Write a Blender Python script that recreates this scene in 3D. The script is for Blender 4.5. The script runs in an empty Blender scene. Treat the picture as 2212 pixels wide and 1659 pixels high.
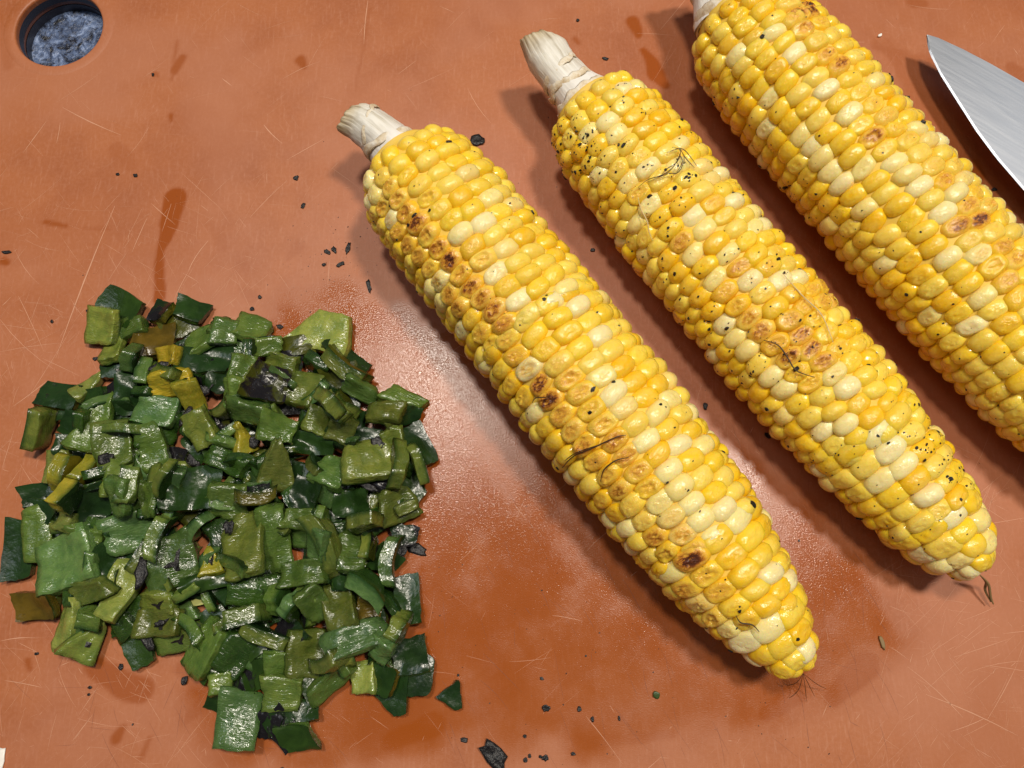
import bpy, math, random
import numpy as np
from mathutils import Vector, Matrix, noise as mnoise

random.seed(7)
RNG = np.random.default_rng(7)
scene = bpy.context.scene
COL = scene.collection

# ------------------------------------------------------------------ camera
CAM_H, TILT = 0.23, math.radians(14.0)           # metres above the board, tilt from straight down
cam_d = bpy.data.cameras.new('camera')
cam_d.sensor_width = 36.0
cam_d.lens = 27.03
cam_d.clip_start = 0.01
cam_d.clip_end = 20.0
cam = bpy.data.objects.new('camera', cam_d)
cam.location = (0, 0, CAM_H)
cam.rotation_euler = (TILT, 0, 0)
COL.objects.link(cam)
scene.camera = cam

# ------------------------------------------------------------------ world and lamps
world = bpy.data.worlds.new('World')
scene.world = world
world.use_nodes = True
world.node_tree.nodes['Background'].inputs[0].default_value = (0.92, 0.93, 1.0, 1)
world.node_tree.nodes['Background'].inputs[1].default_value = 0.08


def lamp(name, loc, target, power, size, color, shape='DISK'):
    d = bpy.data.lights.new(name, 'AREA')
    d.shape = shape
    d.size = size
    d.energy = power
    d.color = color
    o = bpy.data.objects.new(name, d)
    o.location = loc
    o.rotation_euler = (Vector(target) - Vector(loc)).to_track_quat('-Z', 'Y').to_euler()
    COL.objects.link(o)
    return o


lamp('ceiling_lamp', (-0.18, 0.42, 1.50), (0, 0.08, 0), 11.5, 0.18, (1.0, 0.92, 0.80))
lamp('ceiling_lamp', (0.46, 0.29, 1.50), (0, 0.08, 0), 15.0, 0.18, (1.0, 0.92, 0.80))
lamp('added_soft_light', (1.45, 1.05, 1.50), (0.1, 0.1, 0), 1.3, 0.80, (0.84, 0.91, 1.0))  # added soft light, set where the blade mirrors it, to brighten the steel
lamp('added_soft_light', (-0.60, 0.20, 1.60), (-0.05, 0.05, 0), 2.4, 0.50, (0.78, 0.88, 1.0))  # added cool overhead light, gives the peppers and wet board a sheen

vs = scene.view_settings
vs.view_transform = 'Standard'
vs.look = 'None'
vs.exposure = 0.0
vs.gamma = 1.0
vs.use_curve_mapping = False

# ------------------------------------------------------------------ measuring the photograph
F_PX, CX, CY = 1661.0, 1106.0, 829.5             # photo measured at 2212 x 1659
CT, ST = math.cos(TILT), math.sin(TILT)


def at(x, y, z=0.0):
    """Point of the place at height z that the photograph shows at x, y."""
    dx, dy = (x - CX) / F_PX, -(y - CY) / F_PX
    d = Vector((dx, dy * CT + ST, dy * ST - CT))
    return Vector((0, 0, CAM_H)) + d * ((z - CAM_H) / d.z)


def px_of(p):
    q = Vector(p) - Vector((0, 0, CAM_H))
    cx, cy, cz = q.x, q.y * CT + q.z * ST, -q.y * ST + q.z * CT
    return CX + F_PX * cx / -cz, CY - F_PX * cy / -cz


# ------------------------------------------------------------------ helpers
def link(o, parent=None):
    COL.objects.link(o)
    if parent:
        o.parent = parent
    return o


def mesh_from(name, verts, faces, smooth=True):
    me = bpy.data.meshes.new(name)
    me.from_pydata([tuple(v) for v in verts], [], [tuple(f) for f in faces])
    me.polygons.foreach_set('use_smooth', [smooth] * len(me.polygons))
    me.update()
    return me


def new_obj(name, me, mat=None, parent=None):
    o = bpy.data.objects.new(name, me)
    if mat and me is not None and not me.materials:
        me.materials.append(mat)
    return link(o, parent)


def empty(name, loc=(0, 0, 0)):
    o = bpy.data.objects.new(name, None)
    o.empty_display_size = 0.01
    o.location = loc
    return link(o)


def tag(o, label=None, cat=None, group=None, kind=None):
    for k, v in (('label', label), ('category', cat), ('group', group), ('kind', kind)):
        if v:
            o[k] = v
    return o


def value_noise(x, y, scale, seed):
    r = np.random.default_rng(seed)
    n = 256
    g = r.random((n, n))
    u, v = x * scale, y * scale
    iu, iv = np.floor(u).astype(int), np.floor(v).astype(int)
    fu, fv = u - iu, v - iv
    fu, fv = fu * fu * (3 - 2 * fu), fv * fv * (3 - 2 * fv)
    a, b = g[iu % n, iv % n], g[(iu + 1) % n, iv % n]
    c, d = g[iu % n, (iv + 1) % n], g[(iu + 1) % n, (iv + 1) % n]
    return (a * (1 - fu) + b * fu) * (1 - fv) + (c * (1 - fu) + d * fu) * fv


def fbm(x, y, scale, seed, octv=4):
    s, a, t = 0, 1.0, 0
    for k in range(octv):
        s = s + a * value_noise(x + k * 3.1, y - k * 1.7, scale * 2 ** k, seed + k)
        t += a
        a *= 0.55
    return s / t


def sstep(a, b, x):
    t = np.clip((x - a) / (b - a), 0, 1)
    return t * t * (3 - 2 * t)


# ------------------------------------------------------------------ node helpers
class NT:
    def __init__(self, name):
        self.m = bpy.data.materials.new(name)
        self.m.use_nodes = True
        self.t = self.m.node_tree
        self.b = self.t.nodes['Principled BSDF']

    def n(self, typ, ins=None, **kw):
        nd = self.t.nodes.new('ShaderNode' + typ)
        for k, v in kw.items():
            setattr(nd, k, v)
        for k, v in (ins or {}).items():
            self.put(nd.inputs[k], v)
        return nd

    def put(self, sock, v):
        if hasattr(v, 'is_linked') or hasattr(v, 'links'):
            self.t.links.new(v, sock)
        elif isinstance(v, bpy.types.Node):
            self.t.links.new(v.outputs[0], sock)
        else:
            sock.default_value = v

    def set(self, **kw):
        for k, v in kw.items():
            self.put(self.b.inputs[k.replace('_', ' ')], v)

    def math(self, op, a, b=0.0, clamp=False):
        nd = self.n('Math', {0: a, 1: b}, operation=op, use_clamp=clamp)
        return nd.outputs[0]

    def mix(self, f, a, b, blend='MIX'):
        nd = self.n('Mix', None, data_type='RGBA', blend_type=blend)
        self.put(nd.inputs[0], f)
        self.put(nd.inputs[6], a)
        self.put(nd.inputs[7], b)
        return nd.outputs[2]

    def ramp(self, f, stops):
        nd = self.n('ValToRGB', {0: f})
        cr = nd.color_ramp
        while len(cr.elements) < len(stops):
            cr.elements.new(0.5)
        for e, (p, c) in zip(cr.elements, stops):
            e.position = p
            e.color = c if len(c) == 4 else (*c, 1)
        return nd.outputs[0]

    def rng(self, f, a, b, c=0.0, d=1.0):
        nd = self.n('MapRange', {0: f, 1: a, 2: b, 3: c, 4: d}, interpolation_type='SMOOTHSTEP')
        return nd.outputs[0]

    def noise(self, vec, scale, detail=3.0, rough=0.55, dist=0.0):
        nd = self.n('TexNoise', {'Scale': scale, 'Detail': detail, 'Roughness': rough, 'Distortion': dist})
        self.put(nd.inputs['Vector'], vec)
        return nd.outputs[0]

    def map(self, vec, scale=(1, 1, 1), rot=(0, 0, 0), loc=(0, 0, 0)):
        nd = self.n('Mapping', {'Scale': scale, 'Rotation': rot, 'Location': loc})
        self.put(nd.inputs['Vector'], vec)
        return nd.outputs[0]

    def coord(self, which='Object'):
        return self.n('TexCoord').outputs[which]

    def bump(self, h, dist, strength=1.0, normal=None):
        nd = self.n('Bump', {'Strength': strength, 'Distance': dist, 'Height': h})
        if normal is not None:
            self.put(nd.inputs['Normal'], normal)
        return nd.outputs[0]

    def attr(self, name, typ='GEOMETRY'):
        return self.n('Attribute', None, attribute_name=name, attribute_type=typ)


def C(r, g, b):
    return (r, g, b, 1.0)


# ------------------------------------------------------------------ materials
def mat_board():
    k = NT('terracotta_board')
    co = k.coord()
    a = k.attr('marks').outputs['Color']
    sep = k.n('SeparateColor', {0: a})
    wet, stain, dust = sep.outputs[0], sep.outputs[1], sep.outputs[2]
    cloud = k.math('ADD', k.math('MULTIPLY', k.noise(co, 42, 5, 0.62), 0.65), k.math('MULTIPLY', k.noise(co, 11, 3, 0.6), 0.35))
    fine = k.noise(co, 900, 3, 0.7)
    fibre = k.noise(k.map(co, (1200, 180, 1), (0, 0, 0.6)), 1.0, 3, 0.6)
    base = k.ramp(cloud, [(0.30, (0.31, 0.082, 0.020)), (0.52, (0.385, 0.114, 0.031)), (0.72, (0.42, 0.135, 0.042))])
    base = k.mix(k.math('MULTIPLY', k.rng(fine, 0.38, 0.72), 0.24), base, C(0.50, 0.20, 0.11))
    base = k.mix(k.math('MULTIPLY', k.rng(fibre, 0.5, 0.8), 0.22), base, C(0.64, 0.33, 0.22))
    base = k.mix(k.math('MULTIPLY', dust, 0.55), base, C(0.44, 0.165, 0.082))
    for ang, sc, lo in ((0.95, 260, 0.66), (-0.75, 220, 0.67), (2.3, 300, 0.68), (0.1, 240, 0.68)):
        hair = k.noise(k.map(k.map(co, (1, 1, 1), (0, 0, ang)), (sc * 0.22, sc * 9, 1)), 1.0, 2, 0.5)
        hair = k.math('MULTIPLY', k.rng(hair, lo, lo + 0.07), k.rng(k.noise(co, 30 + sc * 0.1, 2), 0.40, 0.65))
        base = k.mix(k.math('MULTIPLY', hair, 0.35), base, C(0.52, 0.26, 0.16))
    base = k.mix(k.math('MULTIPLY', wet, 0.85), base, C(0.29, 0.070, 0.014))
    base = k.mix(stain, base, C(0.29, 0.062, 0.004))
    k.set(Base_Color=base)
    # oily film: beads of gloss where it is wet
    beadn = k.noise(co, 3000, 1.0, 0.5)
    bead2 = k.noise(co, 1500, 1.0, 0.5)
    film = k.math('MULTIPLY', wet, k.rng(k.noise(co, 120, 3, 0.6), 0.30, 0.65, 0.70, 1.0), True)
    film = k.math('MAXIMUM', film, k.math('MULTIPLY', stain, 0.5))
    rough = k.rng(film, 0.0, 0.9, 0.50, 0.14)
    k.set(Roughness=rough, Specular_IOR_Level=k.rng(film, 0.0, 0.9, 0.5, 0.22))
    h = k.math('ADD', k.math('MULTIPLY', beadn, 0.75), k.math('MULTIPLY', bead2, 0.45))
    hw = k.math('MULTIPLY', h, k.rng(wet, 0.0, 0.8, 0.30, 1.0))
    dry = k.math('ADD', hw, k.math('MULTIPLY', fibre, 0.15))
    k.set(Normal=k.bump(dry, 0.000048, 1.0))
    return k.m


def mat_plain(name, col, rough=0.5, **kw):
    k = NT(name)
    co = k.coord()
    nz = k.noise(co, 600, 3)
    c2 = tuple(min(1, v * 1.25) for v in col)
    k.set(Base_Color=k.mix(nz, C(*col), C(*c2)), Roughness=rough, **kw)
    return k.m


def mat_counter():
    k = NT('mottled_counter')
    co = k.coord()
    w = k.noise(co, 190, 6, 0.65, 1.0)
    w2 = k.noise(co, 420, 4, 0.6, 2.0)
    v = k.n('TexVoronoi', {'Scale': 210.0, 'Randomness': 1.0})
    k.put(v.inputs['Vector'], co)
    base = k.ramp(w, [(0.38, (0.008, 0.009, 0.014)), (0.46, (0.05, 0.07, 0.13)), (0.56, (0.12, 0.17, 0.30)), (0.70, (0.40, 0.50, 0.74))])  # bluish grey stone, with blue reflected light mixed into its colour
    base = k.mix(k.rng(w2, 0.57, 0.66), base, C(0.015, 0.016, 0.025))
    k.set(Base_Color=base, Roughness=0.30, Normal=k.bump(w2, 0.0006, 0.8))
    return k.m


def mat_kernel(name, src):
    k = NT(name)
    if src == 'OBJECT':
        oi = k.n('ObjectInfo')
        col, alpha, rnd = oi.outputs['Color'], oi.outputs['Alpha'], oi.outputs['Random']
        co = k.coord()
        off = k.n('CombineXYZ', {0: k.math('MULTIPLY', rnd, 37.0), 1: k.math('MULTIPLY', rnd, 91.0), 2: 0.0})
        vec = k.n('VectorMath', {0: co, 1: off.outputs[0]}, operation='ADD').outputs[0]
        z = k.n('SeparateXYZ', {0: co}).outputs[2]
    else:
        at_ = k.attr('tint')
        col, alpha = at_.outputs['Color'], at_.outputs['Alpha']
        vec = k.map(k.coord(), (160, 160, 160))
        z = k.attr('crown').outputs['Fac']
    n1 = k.noise(vec, 2.4, 3, 0.55)
    n2 = k.noise(vec, 6.0, 4, 0.6, 0.8)
    crown = k.rng(z, 0.70, 0.99)
    # deeper yellow at the flanks, paler starch under the crown skin
    deep = k.mix(1.0, col, C(0.98, 0.88, 0.55), 'MULTIPLY')
    pale = k.mix(0.16, col, C(0.90, 0.78, 0.40))
    base = k.mix(k.math('MULTIPLY', crown, k.rng(n1, 0.3, 0.7)), k.mix(0.45, col, deep), pale)
    hot = k.math('MULTIPLY', k.math('MULTIPLY', alpha, k.rng(z, 0.66, 0.90)), k.rng(n2, 0.25, 0.68, 0.45, 1.2), True)
    if src == 'OBJECT':
        sx = k.n('SeparateXYZ', {0: co})
        rr = k.math('SQRT', k.math('ADD', k.math('POWER', sx.outputs[0], 2.0), k.math('POWER', sx.outputs[1], 2.0)))
        hot = k.math('MULTIPLY', hot, k.rng(k.math('ADD', rr, k.math('MULTIPLY', k.math('SUBTRACT', n1, 0.5), 0.35)), 0.16, 0.46, 1.15, 0.42), True)
    tst = k.ramp(hot, [(0.0, (0.82, 0.50, 0.08)), (0.35, (0.80, 0.44, 0.055)), (0.68, (0.56, 0.23, 0.025)), (0.86, (0.26, 0.075, 0.014)), (1.0, (0.10, 0.028, 0.012))])
    base = k.mix(k.rng(hot, 0.03, 0.5), base, tst)
    k.set(Base_Color=base, Roughness=k.rng(n2, 0.3, 0.7, 0.09, 0.20), Specular_IOR_Level=0.6)
    k.set(Subsurface_Weight=0.5, Subsurface_Radius=(1.0, 0.62, 0.16), Subsurface_Scale=0.0022)
    k.set(Normal=k.bump(n2, 0.0005, k.math('MULTIPLY', k.rng(z, 0.7, 0.97, 0.25, 1.0), k.rng(alpha, 0.0, 0.4, 0.55, 1.0))))
    return k.m


def mat_cob():
    k = NT('cob_pith')
    nz = k.noise(k.coord(), 500, 3)
    k.set(Base_Color=k.mix(nz, C(0.74, 0.46, 0.04), C(0.80, 0.56, 0.10)), Roughness=0.6)
    return k.m


def mat_stalk():
    k = NT('husk_stalk')
    uv = k.attr('run').outputs['Vector']          # x around, y along
    st = k.noise(k.map(uv, (26, 1.6, 1)), 1.0, 4, 0.6)
    cl = k.noise(k.map(uv, (3, 4, 1)), 1.0, 3)
    s = k.n('SeparateXYZ', {0: uv})
    end = s.outputs[1]
    base = k.ramp(st, [(0.30, (0.42, 0.36, 0.26)), (0.44, (0.66, 0.62, 0.53)), (0.60, (0.80, 0.77, 0.70))])
    tan = k.ramp(st, [(0.32, (0.22, 0.14, 0.06)), (0.5, (0.50, 0.39, 0.22)), (0.65, (0.66, 0.58, 0.42))])
    base = k.mix(k.rng(k.math('ADD', end, k.math('MULTIPLY', cl, 0.3)), 0.80, 1.15), base, tan)
    white = k.mix(k.rng(k.math('SUBTRACT', k.math('MULTIPLY', cl, 0.5), end), -0.25, 0.15), base, C(0.82, 0.79, 0.74))
    k.set(Base_Color=white, Roughness=0.55, Normal=k.bump(st, 0.0006, 0.7))
    return k.m


def mat_husk():
    k = NT('torn_husk')
    co = k.coord()
    nz = k.noise(co, 420, 4, 0.65)
    k.set(Base_Color=k.ramp(nz, [(0.3, (0.50, 0.36, 0.20)), (0.5, (0.72, 0.62, 0.46)), (0.7, (0.82, 0.78, 0.70))]),
          Roughness=0.6, Normal=k.bump(nz, 0.0006, 0.8))
    return k.m


def mat_flesh():
    k = NT('pepper_flesh')
    oi = k.n('ObjectInfo')
    col, rnd = oi.outputs['Color'], oi.outputs['Random']
    co = k.coord()
    off = k.n('CombineXYZ', {0: k.math('MULTIPLY', rnd, 0.7), 1: k.math('MULTIPLY', rnd, 0.4), 2: 0.0})
    vec = k.n('VectorMath', {0: co, 1: off.outputs[0]}, operation='ADD').outputs[0]
    depth = k.attr('depth').outputs['Fac']
    fib = k.noise(k.map(vec, (420, 1300, 900)), 1.0, 2, 0.5, 0.8)
    lump = k.noise(vec, 320, 3, 0.55)
    dark = k.mix(1.0, col, C(0.45, 0.60, 0.40), 'MULTIPLY')
    lite = k.mix(1.0, col, C(1.35, 1.22, 1.15), 'MULTIPLY')
    base = k.mix(k.rng(lump, 0.3, 0.7), k.mix(0.35, col, dark), lite)
    base = k.mix(k.math('MULTIPLY', k.rng(fib, 0.5, 0.8), 0.12), base, k.mix(0.35, lite, C(0.42, 0.48, 0.22)))
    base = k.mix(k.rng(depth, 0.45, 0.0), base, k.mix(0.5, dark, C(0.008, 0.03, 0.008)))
    wn = k.noise(vec, 900, 2)
    k.set(Base_Color=base, Roughness=k.rng(wn, 0.3, 0.7, 0.15, 0.28), Specular_IOR_Level=0.6)
    k.set(Subsurface_Weight=0.25, Subsurface_Radius=(0.5, 1.0, 0.2), Subsurface_Scale=0.0015)
    h = k.math('ADD', k.math('MULTIPLY', fib, 0.8), k.math('MULTIPLY', lump, 0.9))
    k.set(Normal=k.bump(k.math('ADD', h, k.math('MULTIPLY', wn, 0.03)), 0.00045, 0.8))
    return k.m


def mat_skin():
    k = NT('pepper_skin')
    oi = k.n('ObjectInfo')
    col, alpha, rnd = oi.outputs['Color'], oi.outputs['Alpha'], oi.outputs['Random']
    co = k.coord()
    off = k.n('CombineXYZ', {0: k.math('MULTIPLY', rnd, 0.7), 1: k.math('MULTIPLY', rnd, 0.4), 2: 0.0})
    vec = k.n('VectorMath', {0: co, 1: off.outputs[0]}, operation='ADD').outputs[0]
    peb = k.noise(vec, 700, 2, 0.5)
    big = k.noise(vec, 170, 4, 0.6, 0.5)
    base = k.mix(k.rng(big, 0.3, 0.7), k.mix(1.0, col, C(0.5, 0.55, 0.6), 'MULTIPLY'), col)
    ch = k.rng(k.math('ADD', k.math('MULTIPLY', big, 0.9), k.math('MULTIPLY', alpha, 0.62)), 0.70, 0.80)
    base = k.mix(ch, base, C(0.010, 0.009, 0.011))
    k.set(Base_Color=base, Roughness=k.rng(peb, 0.3, 0.7, 0.19, 0.30), Specular_IOR_Level=0.36)
    h = k.math('ADD', k.math('MULTIPLY', peb, k.rng(ch, 0, 1, 0.45, 1.0)), k.math('MULTIPLY', big, 0.6))
    k.set(Normal=k.bump(h, 0.00035, 0.8))
    return k.m


def mat_char():
    k = NT('charred_skin')
    nz = k.noise(k.coord(), 1400, 3, 0.6)
    k.set(Base_Color=k.ramp(nz, [(0.35, (0.006, 0.006, 0.008)), (0.7, (0.028, 0.024, 0.022))]), Roughness=0.32,
          Specular_IOR_Level=0.3, Normal=k.bump(nz, 0.00035, 0.8))
    return k.m


def mat_steel():
    k = NT('brushed_steel')
    co = k.coord()
    br = k.noise(k.map(co, (120, 5200, 90), (0, 0, -0.10)), 1.0, 3, 0.6)
    br2 = k.noise(k.map(co, (60, 1200, 60), (0, 0, 0.9)), 1.0, 2, 0.6)
    k.set(Base_Color=k.mix(br, C(0.55, 0.57, 0.61), C(0.58, 0.60, 0.64)), Metallic=1.0,
          Roughness=k.rng(br2, 0.3, 0.7, 0.33, 0.38), Normal=k.bump(br, 0.00001, 0.15))
    return k.m


M_BOARD = mat_board()
M_COUNTER = mat_counter()
M_KERNEL = mat_kernel('corn_kernel', 'OBJECT')
M_KERNEL_REST = mat_kernel('corn_kernel_rest', 'GEOMETRY')
M_COB = mat_cob()
M_STALK = mat_stalk()
M_HUSK = mat_husk()
M_FLESH = mat_flesh()
M_SKIN = mat_skin()
M_CHAR = mat_char()
M_STEEL = mat_steel()
M_EDGE = mat_plain('ground_edge', (0.30, 0.32, 0.36), 0.45, Metallic=1.0)
M_HANDLE = mat_plain('black_handle', (0.02, 0.02, 0.022), 0.45)
M_SILK = mat_plain('dark_silk', (0.05, 0.022, 0.008), 0.5)
M_SILK_PALE = mat_plain('pale_silk', (0.55, 0.42, 0.20), 0.5)
M_CORE = mat_plain('dark_core', (0.030, 0.032, 0.048), 0.4)
M_RED = mat_plain('red_core', (0.19, 0.075, 0.052), 0.45)
M_SCRATCH = mat_plain('scratch_mark', (0.52, 0.26, 0.155), 0.6)
M_SCRATCH_DK = mat_plain('knife_cut', (0.15, 0.045, 0.025), 0.6)
M_GRAIN = mat_plain('white_bit', (0.78, 0.74, 0.68), 0.4)
M_DRY = mat_plain('dry_husk_bit', (0.20, 0.13, 0.05), 0.6)

# ------------------------------------------------------------------ countertop and cutting board
BOARD_T = 0.0095
HOLE_C, HOLE_R = (-0.1580, 0.1853), 0.0150
BX0, BX1, BY0, BY1 = -0.30, 0.46, -0.22, 0.32

s_ = 1.2
me = mesh_from('countertop', [(-s_, -s_, -BOARD_T), (s_, -s_, -BOARD_T), (s_, s_, -BOARD_T), (-s_, s_, -BOARD_T)], [(0, 1, 2, 3)])
tag(new_obj('countertop', me, M_COUNTER), kind='structure')

board = empty('cutting_board', (0, 0, -BOARD_T))
tag(board, 'scratched terracotta cutting board with a round hole under the food', 'cutting board')


def poly_mask(X, Y, pts, soft):
    """soft inside mask of a polygon given in photo pixels on the board"""
    P = [at(a, b) for a, b in pts]
    inside = np.zeros(X.shape, bool)
    dist = np.full(X.shape, 9.0)
    n = len(P)
    for i in range(n):
        x0, y0, x1, y1 = P[i].x, P[i].y, P[(i + 1) % n].x, P[(i + 1) % n].y
        cond = (y0 > Y) != (y1 > Y)
        xi = x0 + (Y - y0) * (x1 - x0) / ((y1 - y0) or 1e-9)
        inside ^= cond & (X < xi)
        L2 = (x1 - x0) ** 2 + (y1 - y0) ** 2
        t = np.clip(((X - x0) * (x1 - x0) + (Y - y0) * (y1 - y0)) / L2, 0, 1)
        dist = np.minimum(dist, np.hypot(X - x0 - t * (x1 - x0), Y - y0 - t * (y1 - y0)))
    sd = np.where(inside, dist, -dist)
    return sstep(-soft, soft, sd)


def cap_mask(X, Y, a, b, ra, rb, soft):
    A, B = at(*a), at(*b)
    k = 1 / 8000.0
    dx, dy = B.x - A.x, B.y - A.y
    L2 = dx * dx + dy * dy + 1e-12
    t = np.clip(((X - A.x) * dx + (Y - A.y) * dy) / L2, 0, 1)
    d = np.hypot(X - A.x - t * dx, Y - A.y - t * dy)
    r = (ra + (rb - ra) * t) * k
    return sstep(soft, -soft, d - r)


WET = [(540, 690), (620, 630), (730, 600), (810, 640), (960, 700), (1250, 760), (1500, 900), (1750, 1080), (1890, 1260), (1970, 1370), (1880, 1440),
       (1780, 1500), (1620, 1590), (1330, 1620), (1130, 1620), (960, 1600), (700, 1670), (480, 1640), (400, 1500), (500, 1400)]
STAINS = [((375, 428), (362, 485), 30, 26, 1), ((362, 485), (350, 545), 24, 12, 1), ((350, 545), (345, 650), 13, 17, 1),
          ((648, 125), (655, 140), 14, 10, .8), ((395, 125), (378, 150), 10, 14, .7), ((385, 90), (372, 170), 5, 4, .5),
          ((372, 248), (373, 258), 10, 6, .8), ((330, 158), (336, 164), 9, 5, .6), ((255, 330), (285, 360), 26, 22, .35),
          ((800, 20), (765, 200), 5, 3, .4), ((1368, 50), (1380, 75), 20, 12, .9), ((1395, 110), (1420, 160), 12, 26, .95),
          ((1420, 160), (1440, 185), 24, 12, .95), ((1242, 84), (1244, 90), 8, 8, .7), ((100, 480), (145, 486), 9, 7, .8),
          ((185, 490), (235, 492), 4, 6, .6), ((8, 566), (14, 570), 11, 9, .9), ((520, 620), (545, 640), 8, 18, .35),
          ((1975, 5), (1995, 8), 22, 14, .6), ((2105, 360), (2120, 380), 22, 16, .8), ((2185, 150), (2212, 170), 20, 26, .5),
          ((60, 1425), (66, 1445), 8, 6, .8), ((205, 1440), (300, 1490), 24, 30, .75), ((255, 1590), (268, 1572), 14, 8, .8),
          ((300, 1640), (320, 1600), 6, 5, .6), ((640, 535), (620, 560), 20, 8, .3), ((450, 480), (480, 530), 14, 20, .25),
          ((1870, 1440), (1800, 1500), 30, 22, .6), ((1650, 1540), (1720, 1500), 18, 26, .6), ((1250, 1600), (1450, 1590), 16, 10, .3),
          ((390, 1445), (440, 1480), 18, 26, .5), ((470, 1500), (400, 1560), 22, 10, .35), ((915, 880), (935, 1010), 18, 14, .7),
          ((905, 1230), (920, 1400), 14, 18, .6), ((940, 1560), (840, 1600), 26, 18, .6), ((0, 25), (20, 140), 12, 16, .3),
          ((160, 560), (420, 480), 12, 20, .12), ((980, 20), (760, 200), 10, 24, .14)]


def board_marks(X, Y):
    dx = (fbm(X, Y, 90, 3, 3) - 0.5) * 0.006
    dy = (fbm(X, Y, 90, 13, 3) - 0.5) * 0.006
    wx, wy = X + dx * 2.2, Y + dy * 2.2
    wet = poly_mask(wx, wy, WET, 0.008)
    patch = fbm(X, Y, 55, 23, 4)
    wet = wet * (0.62 + 0.40 * sstep(0.25, 0.75, patch))
    core = poly_mask(wx, wy, [(770, 640), (860, 660), (960, 900), (1060, 1130), (980, 1180), (920, 1060), (900, 860), (800, 760)], 0.008)
    wet = np.clip(wet + 0.5 * core, 0, 1)
    stain = np.zeros(X.shape)
    for a, b, ra, rb, s in STAINS:
        stain = np.maximum(stain, s * cap_mask(X + dx * 0.45, Y + dy * 0.45, a, b, ra, rb, 0.0007))
    tri = poly_mask(X + dx * .3, Y + dy * .3, [(-60, 530), (240, 352), (420, 255), (560, 330), (600, 430), (300, 570), (-60, 580)], 0.0012)
    stain = np.maximum(stain, 0.17 * tri * (1 - sstep(0.5, 0.7, patch)))
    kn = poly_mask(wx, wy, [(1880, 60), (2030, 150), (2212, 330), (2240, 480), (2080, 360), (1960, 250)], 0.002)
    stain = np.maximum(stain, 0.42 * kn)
    stain = np.maximum(stain, 0.22 * sstep(0.50, 0.74, fbm(X, Y, 30, 43, 4)))
    dust = sstep(0.42, 0.72, fbm(X, Y, 24, 61, 5)) * (1 - wet)
    return wet, stain, dust


def add_marks(me):
    n = len(me.vertices)
    v = np.empty(n * 3)
    me.vertices.foreach_get('co', v)
    v = v.reshape(-1, 3)
    wet, stain, dust = board_marks(v[:, 0], v[:, 1])
    a = me.attributes.new('marks', 'FLOAT_COLOR', 'POINT')
    a.data.foreach_set('color', np.stack([wet, stain, dust, np.ones(n)], 1).astype(np.float32).ravel())


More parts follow.
